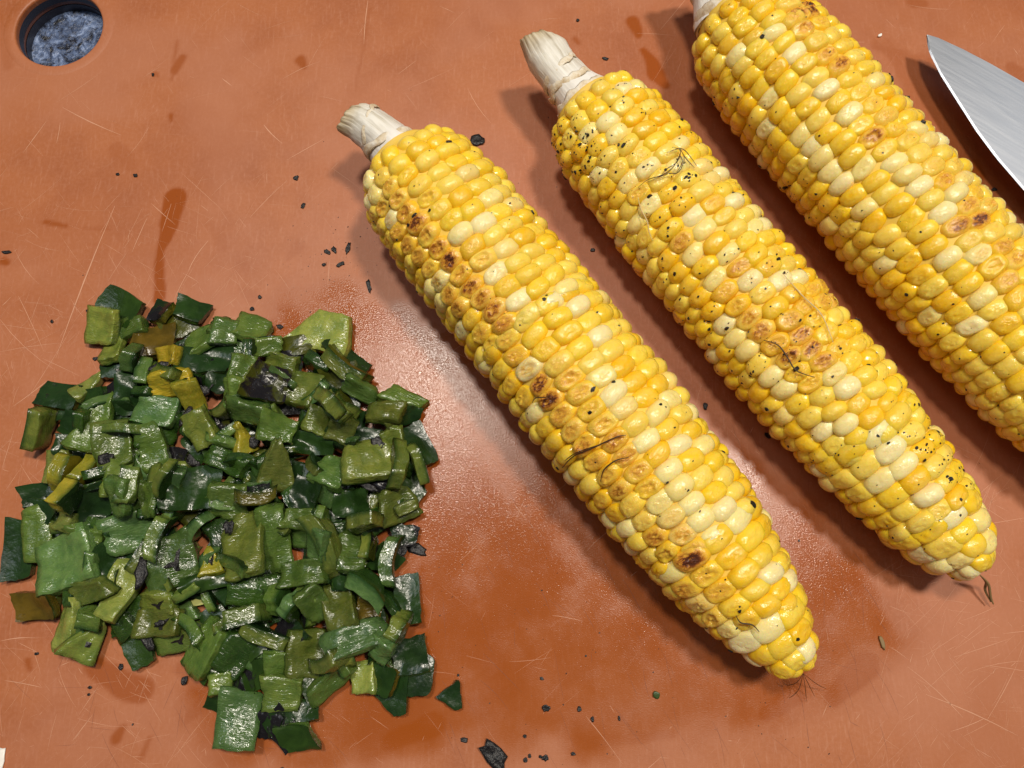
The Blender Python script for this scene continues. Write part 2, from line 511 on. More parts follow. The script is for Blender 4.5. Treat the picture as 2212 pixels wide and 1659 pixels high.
def build_board():
    st = 0.00075
    xs = np.concatenate([np.linspace(BX0, -0.195, 12)[:-1], np.arange(-0.195, 0.195, st), np.linspace(0.195, BX1, 16)])
    ys = np.concatenate([np.linspace(BY0, -0.065, 12)[:-1], np.arange(-0.065, 0.21, st), np.linspace(0.21, BY1, 10)])
    nx, ny = len(xs), len(ys)
    X, Y = np.meshgrid(xs, ys, indexing='ij')
    V = np.stack([X, Y, np.zeros_like(X)], -1).reshape(-1, 3)
    d = np.hypot(V[:, 0] - HOLE_C[0], V[:, 1] - HOLE_C[1])
    RO = HOLE_R + 0.004
    idx = np.arange(nx * ny).reshape(nx, ny)
    q = np.stack([idx[:-1, :-1], idx[1:, :-1], idx[1:, 1:], idx[:-1, 1:]], -1).reshape(-1, 4)
    keep = (d[q] >= RO).all(1)
    cut = q[~keep]
    kq = q[keep]
    rim = np.intersect1d(np.unique(cut), np.unique(kq))
    c = np.array(HOLE_C)
    dirv = (V[rim, :2] - c) / d[rim][:, None]
    V[rim, :2] = c + dirv * RO
    used = np.unique(kq)
    remap = -np.ones(nx * ny, int)
    remap[used] = np.arange(len(used))
    me = bpy.data.meshes.new('top_face')
    Vu, Fq = V[used], remap[kq]
    me.vertices.add(len(Vu))
    me.vertices.foreach_set('co', Vu.ravel())
    me.loops.add(len(Fq) * 4)
    me.loops.foreach_set('vertex_index', Fq.ravel())
    me.polygons.add(len(Fq))
    me.polygons.foreach_set('loop_start', np.arange(len(Fq)) * 4)
    me.update(calc_edges=True)
    me.validate()
    add_marks(me)
    o = new_obj('top_face', me, M_BOARD, board)
    o.location = (0, 0, BOARD_T)
    # rounded lip of the hole
    n = 96
    rings = [(RO + 0.0012, -0.0004), (RO + 0.0001, -0.00002), (HOLE_R + 0.0022, 0), (HOLE_R + 0.0009, 0), (HOLE_R + 0.0004, -0.0001), (HOLE_R + 0.0001, -0.0004),
             (HOLE_R, -0.0009), (HOLE_R, -0.0022)]
    vs_, fs = [], []
    for r, z in rings:
        for i in range(n):
            a = 2 * math.pi * i / n
            vs_.append((HOLE_C[0] + r * math.cos(a), HOLE_C[1] + r * math.sin(a), z))
    for k in range(len(rings) - 1):
        for i in range(n):
            fs.append((k * n + i, (k + 1) * n + i, (k + 1) * n + (i + 1) % n, k * n + (i + 1) % n))
    me = mesh_from('hole_rim', vs_, fs)
    add_marks(me)
    o = new_obj('hole_rim', me, M_BOARD, board)
    o.location = (0, 0, BOARD_T)
    # layers of the sandwich: hole wall and outer edge of each
    z = -0.0022
    for nm, zt, zb, mat, inset in (('dark_layer', -0.0022, -0.0048, M_CORE, 0), ('red_layer', -0.0048, -0.0064, M_RED, 0.0002),
                                   ('dark_layer', -0.0064, -BOARD_T, M_CORE, 0)):
        vs_, fs = [], []
        for zz in (zt, zb):
            for i in range(n):
                a = 2 * math.pi * i / n
                vs_.append((HOLE_C[0] + (HOLE_R + inset) * math.cos(a), HOLE_C[1] + (HOLE_R + inset) * math.sin(a), zz))
        for i in range(n):
            fs.append((i, n + i, n + (i + 1) % n, (i + 1) % n))
        b0 = len(vs_)
        for zz in (zt, zb):
            vs_ += [(BX0, BY0, zz), (BX1, BY0, zz), (BX1, BY1, zz), (BX0, BY1, zz)]
        for i in range(4):
            fs.append((b0 + i, b0 + (i + 1) % 4, b0 + 4 + (i + 1) % 4, b0 + 4 + i))
        o = new_obj(nm, mesh_from(nm, vs_, fs), mat, board)
        o.location = (0, 0, BOARD_T)
    vs_ = []
    for zz in (0.0, -0.0022):
        vs_ += [(BX0, BY0, zz), (BX1, BY0, zz), (BX1, BY1, zz), (BX0, BY1, zz)]
    o = new_obj('outer_edge', mesh_from('outer_edge', vs_, [(i, (i + 1) % 4, 4 + (i + 1) % 4, 4 + i) for i in range(4)], False), M_BOARD, board)
    o.location = (0, 0, BOARD_T)


build_board()


def build_scratches():
    """pale scuffs and dark knife cuts, thin ribbons lying on the face"""
    rnd = random.Random(21)
    lists = {'scratches': [], 'knife_cuts': []}
    H = [(248, 445, 120, 775, 2.2), (250, 770, 330, 640, 1.6), (318, 470, 285, 545, 1.3), (370, 440, 350, 500, 1.2), (620, 390, 540, 470, 1.1), (450, 520, 405, 590, 1.6),
         (405, 590, 375, 650, 1.3), (395, 590, 430, 610, .9), (570, 270, 610, 310, 2.0), (262, 292, 135, 232, 1.8), (130, 265, 122, 310, 1.3), (100, 262, 50, 330, 1.2),
         (5, 660, 25, 640, 1.2), (0, 690, 120, 800, 1.0), (40, 640, 95, 760, 1.1), (0, 1385, 80, 1378, 1.3), (10, 1470, 90, 1485, 1.2), (105, 820, 25, 880, 1.3),
         (30, 930, 5, 1010, 1.0), (125, 1440, 165, 1530, .9), (480, 170, 500, 185, 2.2), (2050, 20, 1960, 10, 1.0), (1960, 1440, 2080, 1550, 1.2), (2000, 1500, 2200, 1590, 1.2),
         (2060, 1420, 2180, 1380, 1.0), (2100, 1080, 2180, 1130, 1.0), (795, 0, 786, 95, 1.6), (700, 300, 620, 345, 1.0), (860, 160, 900, 130, .9),
         (1010, 190, 1060, 265, .9), (1000, 420, 1060, 470, .9), (1790, 260, 1750, 300, .9), (0, 760, 140, 740, .8), (60, 860, 160, 700, .8)]
    items = [(*h, 'scratches') for h in H]
    for _ in range(1500):
        z = rnd.random()
        if z < 0.42:
            cx, cy = rnd.uniform(-40, 560), rnd.uniform(420, 1659)
        elif z < 0.60:
            cx, cy = rnd.uniform(1900, 2240), rnd.uniform(980, 1680)
        else:
            cx, cy = rnd.uniform(-40, 2250), rnd.uniform(-20, 1680)
        L = rnd.choice((15, 25, 40, 60, 110)) * rnd.uniform(0.5, 1.3)
        a = rnd.choice((-1.05, -0.95, 0.7, 1.0, 0.1, 2.4)) + rnd.gauss(0, 0.25)
        items.append((cx, cy, cx + L * math.cos(a), cy + L * math.sin(a), abs(rnd.gauss(0, .32)) + .16, 'scratches'))
    for _ in range(130):
        cx, cy = rnd.uniform(950, 1900), rnd.uniform(900, 1640)
        L = rnd.uniform(20, 120)
        a = 1.15 + rnd.gauss(0, 0.25)
        items.append((cx, cy, cx + L * math.cos(a), cy + L * math.sin(a), rnd.uniform(.25, .6), 'knife_cuts'))
    for _ in range(60):
        cx, cy = rnd.uniform(0, 800), rnd.uniform(1300, 1659)
        L = rnd.uniform(20, 90)
        a = rnd.choice((1.9, 1.1, 0.1)) + rnd.gauss(0, 0.2)
        items.append((cx, cy, cx + L * math.cos(a), cy + L * math.sin(a), rnd.uniform(.25, .5), 'knife_cuts'))
    for x0, y0, x1, y1, w, nm in items:
        A, B = at(x0, y0), at(x1, y1)
        if (A - Vector((*HOLE_C, 0))).length < HOLE_R + .006 or (B - Vector((*HOLE_C, 0))).length < HOLE_R + .006:
            continue
        d = (B - A)
        nrm = Vector((-d.y, d.x, 0)).normalized()
        n = 5
        bow = rnd.gauss(0, 0.02) * d.length
        pts = []
        for i in range(n):
            t = i / (n - 1)
            ww = w * 0.00008 * (math.sin(math.pi * (0.12 + 0.80 * t))) * rnd.uniform(.6, 1.2)
            p = A + d * t + nrm * (bow * 4 * t * (1 - t))
            pts.append((p, ww))
        lists[nm].append((pts, nrm))
    for (nm, strips), mat in zip(lists.items(), (M_SCRATCH, M_SCRATCH_DK)):
        V, F_ = [], []
        for pts, nrm in strips:
            b = len(V)
            for p, ww in pts:
                V += [(p.x - nrm.x * ww, p.y - nrm.y * ww, 0.00003), (p.x + nrm.x * ww, p.y + nrm.y * ww, 0.00003)]
            for i in range(len(pts) - 1):
                F_.append((b + 2 * i, b + 2 * i + 2, b + 2 * i + 3, b + 2 * i + 1))
        o = new_obj(nm, mesh_from(nm, V, F_), mat, board)
        o.location = (0, 0, BOARD_T)
        o['kind'] = 'stuff'


build_scratches()


# ------------------------------------------------------------------ corn
def kernel_mesh(seed, style, segs=18, dome=8, side=3):
    """unit kernel: x around the cob, y along it, z outwards; crown at z = 1"""
    rnd = random.Random(seed)
    ex = rnd.uniform(2.25, 2.75)
    off = Vector((rnd.uniform(-50, 50), rnd.uniform(-50, 50), 0))
    dent = {'plump': rnd.uniform(-0.03, 0.02), 'dent': rnd.uniform(0.02, 0.08), 'shrivel': rnd.uniform(0.07, 0.16)}[style]
    wr = {'plump': 0.012, 'dent': 0.038, 'shrivel': 0.08}[style]
    d1, d2, da = rnd.uniform(.7, 1.3), rnd.uniform(.7, 1.3), rnd.uniform(0, 3)
    dx, dy = rnd.uniform(-.08, .08), rnd.uniform(-.08, .08)
    skew = rnd.uniform(-0.10, 0.10)
    V, F_ = [], []

    def ring(t, zc, sc):
        for i in range(segs):
            a = 2 * math.pi * i / segs
            c, s = math.cos(a), math.sin(a)
            x = math.copysign(abs(c) ** (2 / ex), c) * 0.5 * sc
            y = math.copysign(abs(s) ** (2 / ex), s) * 0.5 * sc
            x += skew * y
            z = zc
            if t <= 1:
                r = math.hypot((x - dx) / 0.5, (y - dy) / 0.5)
                rd = r * (1 + 0.45 * mnoise.noise(Vector((math.cos(a) * 1.3, math.sin(a) * 1.3, 0)) + off))
                z -= dent * math.exp(-(rd / 0.56) ** 6)
                if style != 'plump':
                    z += dent * 0.15 * math.exp(-((rd - 0.66) / 0.14) ** 2)
                q = Vector((x * 5, y * 5, 0)) + off
                fade = max(0.0, 1 - (r / 0.95) ** 3)
                z += wr * fade * (abs(mnoise.noise(q)) * 2 - 0.5 + 0.6 * mnoise.noise(q * 2.3))
            else:
                q = Vector((x * 3, y * 3, zc * 3)) + off
                x += 0.015 * mnoise.noise(q)
            V.append((x, y, z))
    V.append((0, 0, 0))
    for k in range(1, dome + 1):
        t = k / dome
        zc = 0.57 + 0.43 * (1 - t ** 2.2) ** (1 / 2.0)
        ring(t, zc, t)
    V[0] = (0, 0, sum(V[1 + i][2] for i in range(segs)) / segs)
    for k in range(1, side + 1):
        t = k / side
        ring(2, 0.57 * (1 - t), 1 - 0.12 * t)
    for i in range(segs):
        F_.append((0, 1 + i, 1 + (i + 1) % segs))
    for k in range(dome + side - 1):
        b = 1 + k * segs
        for i in range(segs):
            F_.append((b + i, b + segs + i, b + segs + (i + 1) % segs, b + (i + 1) % segs))
    return V, F_


KSET = {}
for style, n in (('plump', 9), ('dent', 9), ('shrivel', 9)):
    KSET[style] = []
    for i in range(n):
        V, F_ = kernel_mesh(hash((style == 'dent', i)) % 999 + i * 17 + len(style), style)
        me = mesh_from('kernel', V, F_)
        me.materials.append(M_KERNEL)
        KSET[style].append(me)
LOWK = [kernel_mesh(400 + i, 'plump', 10, 4, 2) for i in range(4)]

YEL = [(0.92, 0.60, 0.022), (0.93, 0.65, 0.055), (0.92, 0.68, 0.11), (0.90, 0.55, 0.012), (0.92, 0.63, 0.030), (0.90, 0.67, 0.09)]
WHI = [(0.90, 0.78, 0.42), (0.90, 0.77, 0.36), (0.90, 0.74, 0.28)]


class Cob:
    def __init__(self, butt, tip, R, prof, rows, bend=0.0):
        # butt and tip: photo pixels of the axis ends, seen at the height of the axis
        self.R = R
        zc = R + 0.0003
        self.A = at(*butt, zc)
        self.B = at(*tip, zc * 0.86)
        self.ax = (self.B - self.A)
        self.L = self.ax.length
        self.ax.normalize()
        self.u = Vector((0, 0, 1)).cross(self.ax).normalized()     # sideways
        self.v = self.ax.cross(self.u)                             # upwards
        self.prof = prof
        self.rows = rows
        self.bend = bend

    def r(self, s):
        xs, ys = zip(*self.prof)
        return float(np.interp(s, xs, ys)) * self.R

    def centre(self, s):
        return self.A + self.ax * (self.L * s) + self.u * (self.bend * math.sin(math.pi * s))

    def surf(self, s, phi, lift=0.0):
        n = self.u * math.sin(phi) + self.v * math.cos(phi)
        return self.centre(s) + n * (self.r(s) + lift), n

    def hit(self, x, y, lift=0.0004):
        """where the line of sight through a photo pixel meets the cob"""
        C0 = Vector((0, 0, CAM_H))
        d = (at(x, y) - C0)
        best = None
        for i in range(400):
            p = C0 + d * (0.70 + 0.30 * i / 399)
            s = (p - self.A).dot(self.ax) / self.L
            c = self.centre(min(1, max(0, s)))
            if (p - c).length <= self.r(min(1, max(0, s))) + lift:
                return p
            best = p
        return best


def build_cob(name, label, cob, whites, toasts, specks, seed, char_black=()):
    rnd = random.Random(seed)
    foot = Vector(cob.centre(0.5))
    foot.z = 0.0
    root = empty(name, foot)
    tag(root, label, 'corn cob', 'roasted corn cobs lying side by side')
    Minv = Matrix.Translation(-foot)
    # core under the kernels
    V, F_ = [], []
    ns, nr = 40, 28
    for i in range(ns + 1):
        s = i / ns
        for j in range(nr):
            p, n = cob.surf(s, 2 * math.pi * j / nr, -0.0020 if s < 0.95 else -0.004)
            V.append(p - foot)
    for i in range(ns):
        for j in range(nr):
            F_.append((i * nr + j, i * nr + (j + 1) % nr, (i + 1) * nr + (j + 1) % nr, (i + 1) * nr + j))
    F_.append(tuple(range(nr)))
    F_.append(tuple(ns * nr + j for j in reversed(range(nr))))
    new_obj('core', mesh_from('core', V, F_), M_COB, root)
    # kernels in rows
    ks = []
    for s0, s1, N, tw in cob.rows:
        ph0 = rnd.random() * 6.28
        for j in range(N):
            s = s0 + rnd.uniform(0, 0.8 if s0 == 0 else 0.15) * 0.0046 / cob.L
            while s < s1:
                rr = cob.r(s)
                wid = 2 * math.pi * rr / N
                ln = rnd.uniform(0.0043, 0.0051) if N > 12 else rnd.uniform(0.0050, 0.0062)
                ln = max(ln, min(0.0066, wid * 0.62))
                if s < 0.06:
                    ln *= 1.12
                phi = ph0 + 2 * math.pi * j / N + tw * s + 0.02 * math.sin(9 * s + j * 1.3) + rnd.gauss(0, 0.013)
                ks.append([s + ln * 0.5 / cob.L, phi, wid * rnd.uniform(1.12, 1.19), ln * rnd.uniform(1.11, 1.19), rnd.gauss(0, 0.0003)])
                s += ln / cob.L
    # closing kernels at the tip
    for i in range(5):
        ks.append([0.995, i * 1.256 + .3, 0.0056, 0.0056, -0.0004])
    recs = []
    for s, phi, wid, ln, lift in ks:
        s = min(s, 0.998)
        p, n = cob.surf(s, phi, lift)
        ds = 0.01
        sl = (cob.r(min(1, s + ds)) - cob.r(max(0, s - ds))) / ((min(1, s + ds) - max(0, s - ds)) * cob.L)
        sl = max(-1.1, min(1.4, sl))
        nn = (n - cob.ax * sl * 0.9).normalized()
        nn = (nn + Vector((rnd.gauss(0, .05), rnd.gauss(0, .05), rnd.gauss(0, .05)))).normalized()
        ay = (cob.ax - nn * cob.ax.dot(nn)).normalized()
        axx = ay.cross(nn).normalized()
        if rnd.random() < .5:
            axx, ay = -axx, -ay
        tw = rnd.gauss(0, 0.08)
        ax2 = axx * math.cos(tw) + ay * math.sin(tw)
        ay2 = nn.cross(ax2)
        hz = 0.0064
        o = p - nn * hz
        m = Matrix((( ax2.x * wid, ay2.x * ln, nn.x * hz, o.x), (ax2.y * wid, ay2.y * ln, nn.y * hz, o.y),
                    (ax2.z * wid, ay2.z * ln, nn.z * hz, o.z), (0, 0, 0, 1)))
        view = (Vector((0, 0, CAM_H)) - p)
        dist = view.length
        face = nn.dot(view.normalized())
        x, y = px_of(p)
        inn = -30 < x < 2242 and -30 < y < 1690
        score = face * wid * ln / dist ** 2 if inn else -1
        recs.append(dict(m=m, p=p, n=nn, x=x, y=y, face=face, score=score, s=s))
    # colours: pale kernels and toasted ones where the photo has them
    for r in recs:
        r['c'] = list(rnd.choice(YEL))
        if r['face'] < 0.35 and rnd.random() < 0.10:
            r['c'] = list(rnd.choice(WHI))
        if rnd.random() < 0.03:
            r['c'] = [0.88, 0.69, 0.24]
        j = rnd.uniform(0.93, 1.04)
        r['c'] = [c * j for c in r['c']]
        t = 0
        if r['face'] > 0.1:
            for bx, by, br, bs in toasts:
                d2 = (r['x'] - bx) ** 2 + (r['y'] - by) ** 2
                t += bs * math.exp(-d2 / (br * 0.95) ** 2) + 0.10 * bs * math.exp(-d2 / (br * 2.2) ** 2)
        r['t'] = min(1.0, 0.62 * t * rnd.uniform(0.6, 1.15)) + (rnd.random() < 0.10) * rnd.uniform(0, 0.15)
        w = min(0.55, r['t'] * 0.75)
        r['c'] = [a * (1 - w) + b * w for a, b in zip(r['c'], (0.80, 0.44, 0.045))]
    vis = [r for r in recs if r['face'] > 0.12]
    for wx, wy in whites:
        b = min(vis, key=lambda r: (r['x'] - wx) ** 2 + (r['y'] - wy) ** 2)
        b['c'] = list(rnd.choice(WHI))
        b['t'] *= 0.5
    recs.sort(key=lambda r: -r['score'])
    top, rest = recs[:300], recs[300:]
    fl = []
    for r in top:
        t = r['t']
        z = rnd.random()
        style = 'shrivel' if t > 0.22 else ('dent' if t > 0.10 or z < 0.26 else 'plump')
        me = rnd.choice(KSET[style])
        o = new_obj('kernel', me, None, root)
        o.matrix_basis = Minv @ r['m']
        o.color = (*r['c'], min(1, t))
        if r['y'] > -20:
            fl.append((r, me))
    V, F_, T, Z = [], [], [], []
    for r in rest:
        kv, kf = LOWK[rnd.randrange(4)]
        b = len(V)
        mm = Minv @ r['m']
        for v in kv:
            V.append(mm @ Vector(v))
            T.append((*r['c'], min(1, r['t'])))
            Z.append(v[2])
        F_ += [tuple(b + i for i in f) for f in kf]
    me = mesh_from('kernels_underside', V, F_)
    a = me.attributes.new('tint', 'FLOAT_COLOR', 'POINT')
    a.data.foreach_set('color', np.array(T, np.float32).ravel())
    a = me.attributes.new('crown', 'FLOAT', 'POINT')
    a.data.foreach_set('value', np.array(Z, np.float32))
    o = new_obj('kernels_underside', me, M_KERNEL_REST, root)
    o['kind'] = 'stuff'
    # char and pepper flecks sitting on the kernels
    V, F_ = [], []
    for i in range(specks):
        r, me = rnd.choice(fl)
        if char_black and rnd.random() < 0.5:
            bx, by, br = rnd.choice(char_black)
            near = [q for q in fl if (q[0]['x'] - bx) ** 2 + (q[0]['y'] - by) ** 2 < br * br]
            if near:
                r, me = rnd.choice(near)
        vi = rnd.randrange(0, 18 * 8)
        lv = me.vertices[vi]
        p = r['m'] @ lv.co
        nrm = (r['m'].to_3x3().inverted().transposed() @ lv.normal).normalized()
        size = min(0.0011, 0.00017 * math.exp(rnd.gauss(0.40, 0.62)))
        fleck(V, F_, p - foot, nrm, size, rnd)
    o = new_obj('char_flecks', mesh_from('char_flecks', V, F_, False), M_CHAR, root)
    o['kind'] = 'stuff'
    return root, foot, recs


def fleck(V, F_, p, n, size, rnd, thick=0.35):
    t1 = n.orthogonal().normalized()
    t2 = n.cross(t1)
    k = rnd.randrange(5, 8)
    a0 = rnd.random() * 6.28
    el = rnd.uniform(0.45, 1.0)
    b = len(V)
    prof = []
    for i in range(k):
        a = a0 + 2 * math.pi * i / k
        r = size * rnd.uniform(0.55, 1.15)
        prof.append(t1 * (r * math.cos(a)) + t2 * (r * el * math.sin(a)))
    for q in prof:
        V.append(p + q - n * size * 0.15)
    for q in prof:
        V.append(p + q * 0.8 + n * size * thick * rnd.uniform(.6, 1.2))
    for i in range(k):
        F_.append((b + i, b + (i + 1) % k, b + k + (i + 1) % k, b + k + i))
    F_.append(tuple(b + k + i for i in range(k)))


def tube_mesh(name, pts, rad, seg=5):
    V, F_ = [], []
    n = len(pts)
    for i, p in enumerate(pts):
        d = (pts[min(n - 1, i + 1)] - pts[max(0, i - 1)]).normalized()
        a = d.orthogonal().normalized() if i == 0 else (a - d * a.dot(d)).normalized()
        b = d.cross(a)
        r = rad[i] if isinstance(rad, (list, tuple)) else rad
        for j in range(seg):
            t = 2 * math.pi * j / seg
            V.append(p + (a * math.cos(t) + b * math.sin(t)) * r)
    for i in range(n - 1):
        for j in range(seg):
            F_.append((i * seg + j, i * seg + (j + 1) % seg, (i + 1) * seg + (j + 1) % seg, (i + 1) * seg + j))
    F_.append(tuple(range(seg))[::-1])
    F_.append(tuple((n - 1) * seg + j for j in range(seg)))
    return mesh_from(name, V, F_)


def smooth_pts(pts, n=6):
    out = []
    P = [pts[0]] + list(pts) + [pts[-1]]
    for i in range(1, len(P) - 2):
        p0, p1, p2, p3 = P[i - 1], P[i], P[i + 1], P[i + 2]
        for k in range(n):
            t = k / n
            out.append(0.5 * ((2 * p1) + (p2 - p0) * t + (2 * p0 - 5 * p1 + 4 * p2 - p3) * t * t + (3 * p1 - p0 - 3 * p2 + p3) * t ** 3))
    out.append(P[-2])
    return out


def build_stalk(root, foot, stations, seed, cut=(0, 0, 0), rings=()):
    """stations: (px x, px y, z, half width, half height) from the cob outwards"""
    rnd = random.Random(seed)
    ctr = [at(x, y, z) for x, y, z, a, b in stations]
    A = [s[3] for s in stations]
    B = [s[4] for s in stations]
    n = 26
    P = smooth_pts(ctr, n // (len(ctr) - 1) + 1)
    m = len(P)
    tt = np.linspace(0, 1, m)
    ts = np.linspace(0, 1, len(stations))
    a_, b_ = np.interp(tt, ts, A), np.interp(tt, ts, B)
    seg = 40
    V, F_, R_ = [], [], []
    axes = []
    for i in range(m):
        d = (P[min(m - 1, i + 1)] - P[max(0, i - 1)]).normalized()
        u = Vector((0, 0, 1)).cross(d).normalized()
        w = d.cross(u)
        axes.append((d, u, w))
        for j in range(seg):
            t = 2 * math.pi * j / seg
            rr = 1 + 0.05 * math.sin(3 * t + seed) + 0.05 * mnoise.noise(Vector((math.cos(t) * 2, math.sin(t) * 2, tt[i] * 3 + seed)))
            rr += 0.004 * math.sin(17 * t + 2 * math.sin(tt[i] * 4)) + 0.05 * mnoise.noise(Vector((math.cos(t) * 5, math.sin(t) * 5, tt[i] * 9 + seed)))
            q = P[i] + u * (a_[i] * rr * math.cos(t)) + w * (b_[i] * rr * math.sin(t))
            if tt[i] > 0.8:
                k = (tt[i] - 0.8) / 0.2
                q = q + d * (k * (cut[0] * math.cos(t) + cut[1] * math.sin(t) + 0.0012 * mnoise.noise(Vector((t * 2.5, seed, 0)))))
            V.append(q - foot)
            R_.append((j / seg, tt[i], 0))
    for i in range(m - 1):
        for j in range(seg):
            F_.append((i * seg + j, i * seg + (j + 1) % seg, (i + 1) * seg + (j + 1) % seg, (i + 1) * seg + j))
    # broken end, slightly cupped
    d, u, w = axes[-1]
    last = (m - 1) * seg
    cen = sum((Vector(V[last + j]) for j in range(seg)), Vector()) / seg
    for k, (sc, dp) in enumerate(((0.86, -0.0006), (0.45, -0.0022), (0.0, -0.0026))):
        base = len(V)
        for j in range(seg):
            q = cen + (Vector(V[last + j]) - cen) * sc + d * (dp + 0.0004 * mnoise.noise(Vector((j * 1.3, k, seed))))
            V.append(q)
            R_.append((j / seg, 1.0, 0))
        prev = last if k == 0 else base - seg
        for j in range(seg):
            F_.append((prev + j, prev + (j + 1) % seg, base + (j + 1) % seg, base + j))
    me = mesh_from('stalk', V, F_)
    at_ = me.attributes.new('run', 'FLOAT_VECTOR', 'POINT')
    at_.data.foreach_set('vector', np.array(R_, np.float32).ravel())
    stalk = new_obj('stalk', me, M_STALK, root)
    # ragged rings where husk leaves were pulled off
    for pos, th, tilt in rings:
        i0 = min(m - 1, max(0, int(pos * (m - 1))))
        d, u, w = axes[i0]
        V, F_ = [], []
        rs, ss = 44, 8
        for j in range(rs):
            t = 2 * math.pi * j / rs
            off = tilt * math.cos(t) + 0.0018 * mnoise.noise(Vector((math.cos(t) * 2, math.sin(t) * 2, seed + pos * 9)))
            hh = th * (0.75 + 0.7 * abs(mnoise.noise(Vector((t * 3, pos * 7, seed)))))
            c = P[i0] + u * (a_[i0] * 1.0 * math.cos(t)) + w * (b_[i0] * 1.0 * math.sin(t)) + d * off
            o_ = (u * math.cos(t) + w * math.sin(t))
            for q in range(ss):
                f = 2 * math.pi * q / ss
                V.append(c + o_ * (hh * 0.45 * math.cos(f) + 0.0001) + d * (hh * 1.9 * math.sin(f)) - foot)
        for j in range(rs):
            for q in range(ss):
                F_.append((j * ss + q, ((j + 1) % rs) * ss + q, ((j + 1) % rs) * ss + (q + 1) % ss, j * ss + (q + 1) % ss))
        new_obj('husk_scar', mesh_from('husk_scar', V, F_), M_HUSK, stalk)


def silk(root, foot, pts, r, mat, name='silk_strand'):
    P = smooth_pts([Vector(p) for p in pts], 6)
    n = len(P)
    rad = [r * (0.35 + 0.65 * math.sin(math.pi * min(0.92, max(0.08, i / (n - 1))))) for i in range(n)]
    return new_obj(name, tube_mesh(name, [p - foot for p in P], rad, 5), mat, root)


PROF = [(0.0, 0.60), (0.02, 0.76), (0.06, 0.92), (0.13, 0.985), (0.3, 1.0), (0.55, 1.0), (0.68, 0.95), (0.78, 0.86), (0.88, 0.70), (0.94, 0.54), (0.98, 0.36), (1.0, 0.22)]
PROF2 = [(0.0, 0.66), (0.02, 0.80), (0.06, 0.93), (0.13, 0.985), (0.3, 1.0), (0.6, 1.0), (0.72, 0.94), (0.82, 0.84), (0.90, 0.72), (0.95, 0.58), (0.985, 0.42), (1.0, 0.26)]

W1 = [(1045, 435), (1063, 470), (975, 508), (842, 455), (1068, 560), (1113, 625), (1128, 655), (1205, 650), (1228, 615), (1310, 798), (1328, 825), (1313, 728), (1425, 875),
      (1420, 957), (1485, 965), (1460, 1000), (1485, 1040), (1510, 1080), (1580, 1090), (1600, 1125), (1560, 1140), (1445, 1085), (1490, 1125), (1680, 1225), (1710, 1255),
      (1680, 1375), (1630, 1380), (1760, 1415), (1570, 1375), (1330, 1140), (1350, 1170), (1440, 1250), (935, 640), (1140, 895), (1130, 825), (955, 620), (1010, 720),
      (1475, 860), (1500, 900), (1530, 940), (790, 420), (785, 380), (925, 650), (1250, 640)]
T1 = [(820, 430, 40, .8), (885, 440, 45, .5), (870, 490, 35, .6), (885, 520, 28, .8), (910, 550, 30, .8), (950, 550, 30, .8), (990, 545, 30, .9), (1030, 605, 38, .9),
      (1000, 640, 40, .8), (960, 630, 34, .6), (960, 590, 30, .7), (1080, 680, 30, 1.0), (1050, 715, 40, .5), (1130, 825, 36, .6), (1165, 795, 36, .8), (1185, 840, 36, .8), (1230, 880, 36, 1.0),
      (1300, 870, 45, .45), (1260, 945, 26, 1.3), (1330, 960, 50, .6), (1180, 880, 34, .7), (1350, 1020, 36, .7), (1320, 1075, 36, .6), (1400, 1080, 38, .8), (1430, 1155, 30, 1.0),
      (1470, 1190, 30, 1.0), (1495, 1215, 24, .8), (1490, 1270, 30, 1.5), (1530, 1280, 26, 1.4), (1540, 1330, 26, 1.2), (1590, 1355, 40, .6), (1100, 760, 40, .35), (1250, 820, 40, .3),
      (1290, 1000, 36, .5), (910, 470, 34, .5)]
W2 = [(1330, 270), (1245, 300), (1300, 250), (1400, 425), (1460, 300), (1475, 310), (1380, 480), (1520, 470), (1535, 490), (1510, 545), (1545, 580), (1590, 545), (1570, 690),
      (1590, 720), (1630, 760), (1660, 830), (1680, 850), (1560, 690), (1640, 585), (1700, 590), (1730, 580), (1830, 800), (1850, 820), (1800, 920), (1750, 935), (1890, 940),
      (1910, 975), (1890, 1030), (1945, 1040), (1990, 1070), (2080, 1120), (2130, 1160), (2110, 1230), (1990, 1190), (2025, 1230), (1605, 440), (1640, 480), (1340, 400), (1280, 370),
      (1450, 345), (2140, 1120), (2060, 1250), (1385, 350)]
T2 = [(1370, 375, 28, 1.0), (1395, 405, 28, .9), (1350, 340, 25, .6), (1480, 510, 28, 1.0), (1620, 580, 38, .55), (1590, 560, 24, .6), (1615, 665, 36, .8), (1640, 710, 28, 1.0),
      (1735, 750, 28, 1.6), (1690, 770, 32, 1.1), (1770, 640, 36, .8), (1795, 620, 30, .7), (1720, 715, 32, .9), (1760, 790, 38, .8), (1800, 800, 28, .6), (1830, 740, 38, .4),
      (1545, 440, 34, .4), (2060, 960, 34, .35), (1690, 560, 34, .4), (1560, 620, 30, .4)]
W3 = [(1655, 55), (1725, 85), (1565, 135), (1775, 175), (1660, 215), (1865, 235), (1700, 290), (1730, 325), (1745, 355), (1765, 380), (1795, 400), (1850, 380), (1815, 420),
      (1840, 450), (1930, 345), (1950, 375), (1975, 400), (2010, 405), (2080, 405), (2040, 440), (1970, 270), (1890, 585), (2040, 575), (2110, 580), (2060, 455), (2090, 725),
      (2110, 655), (2010, 690), (1650, 290), (1885, 165), (1640, 375)]
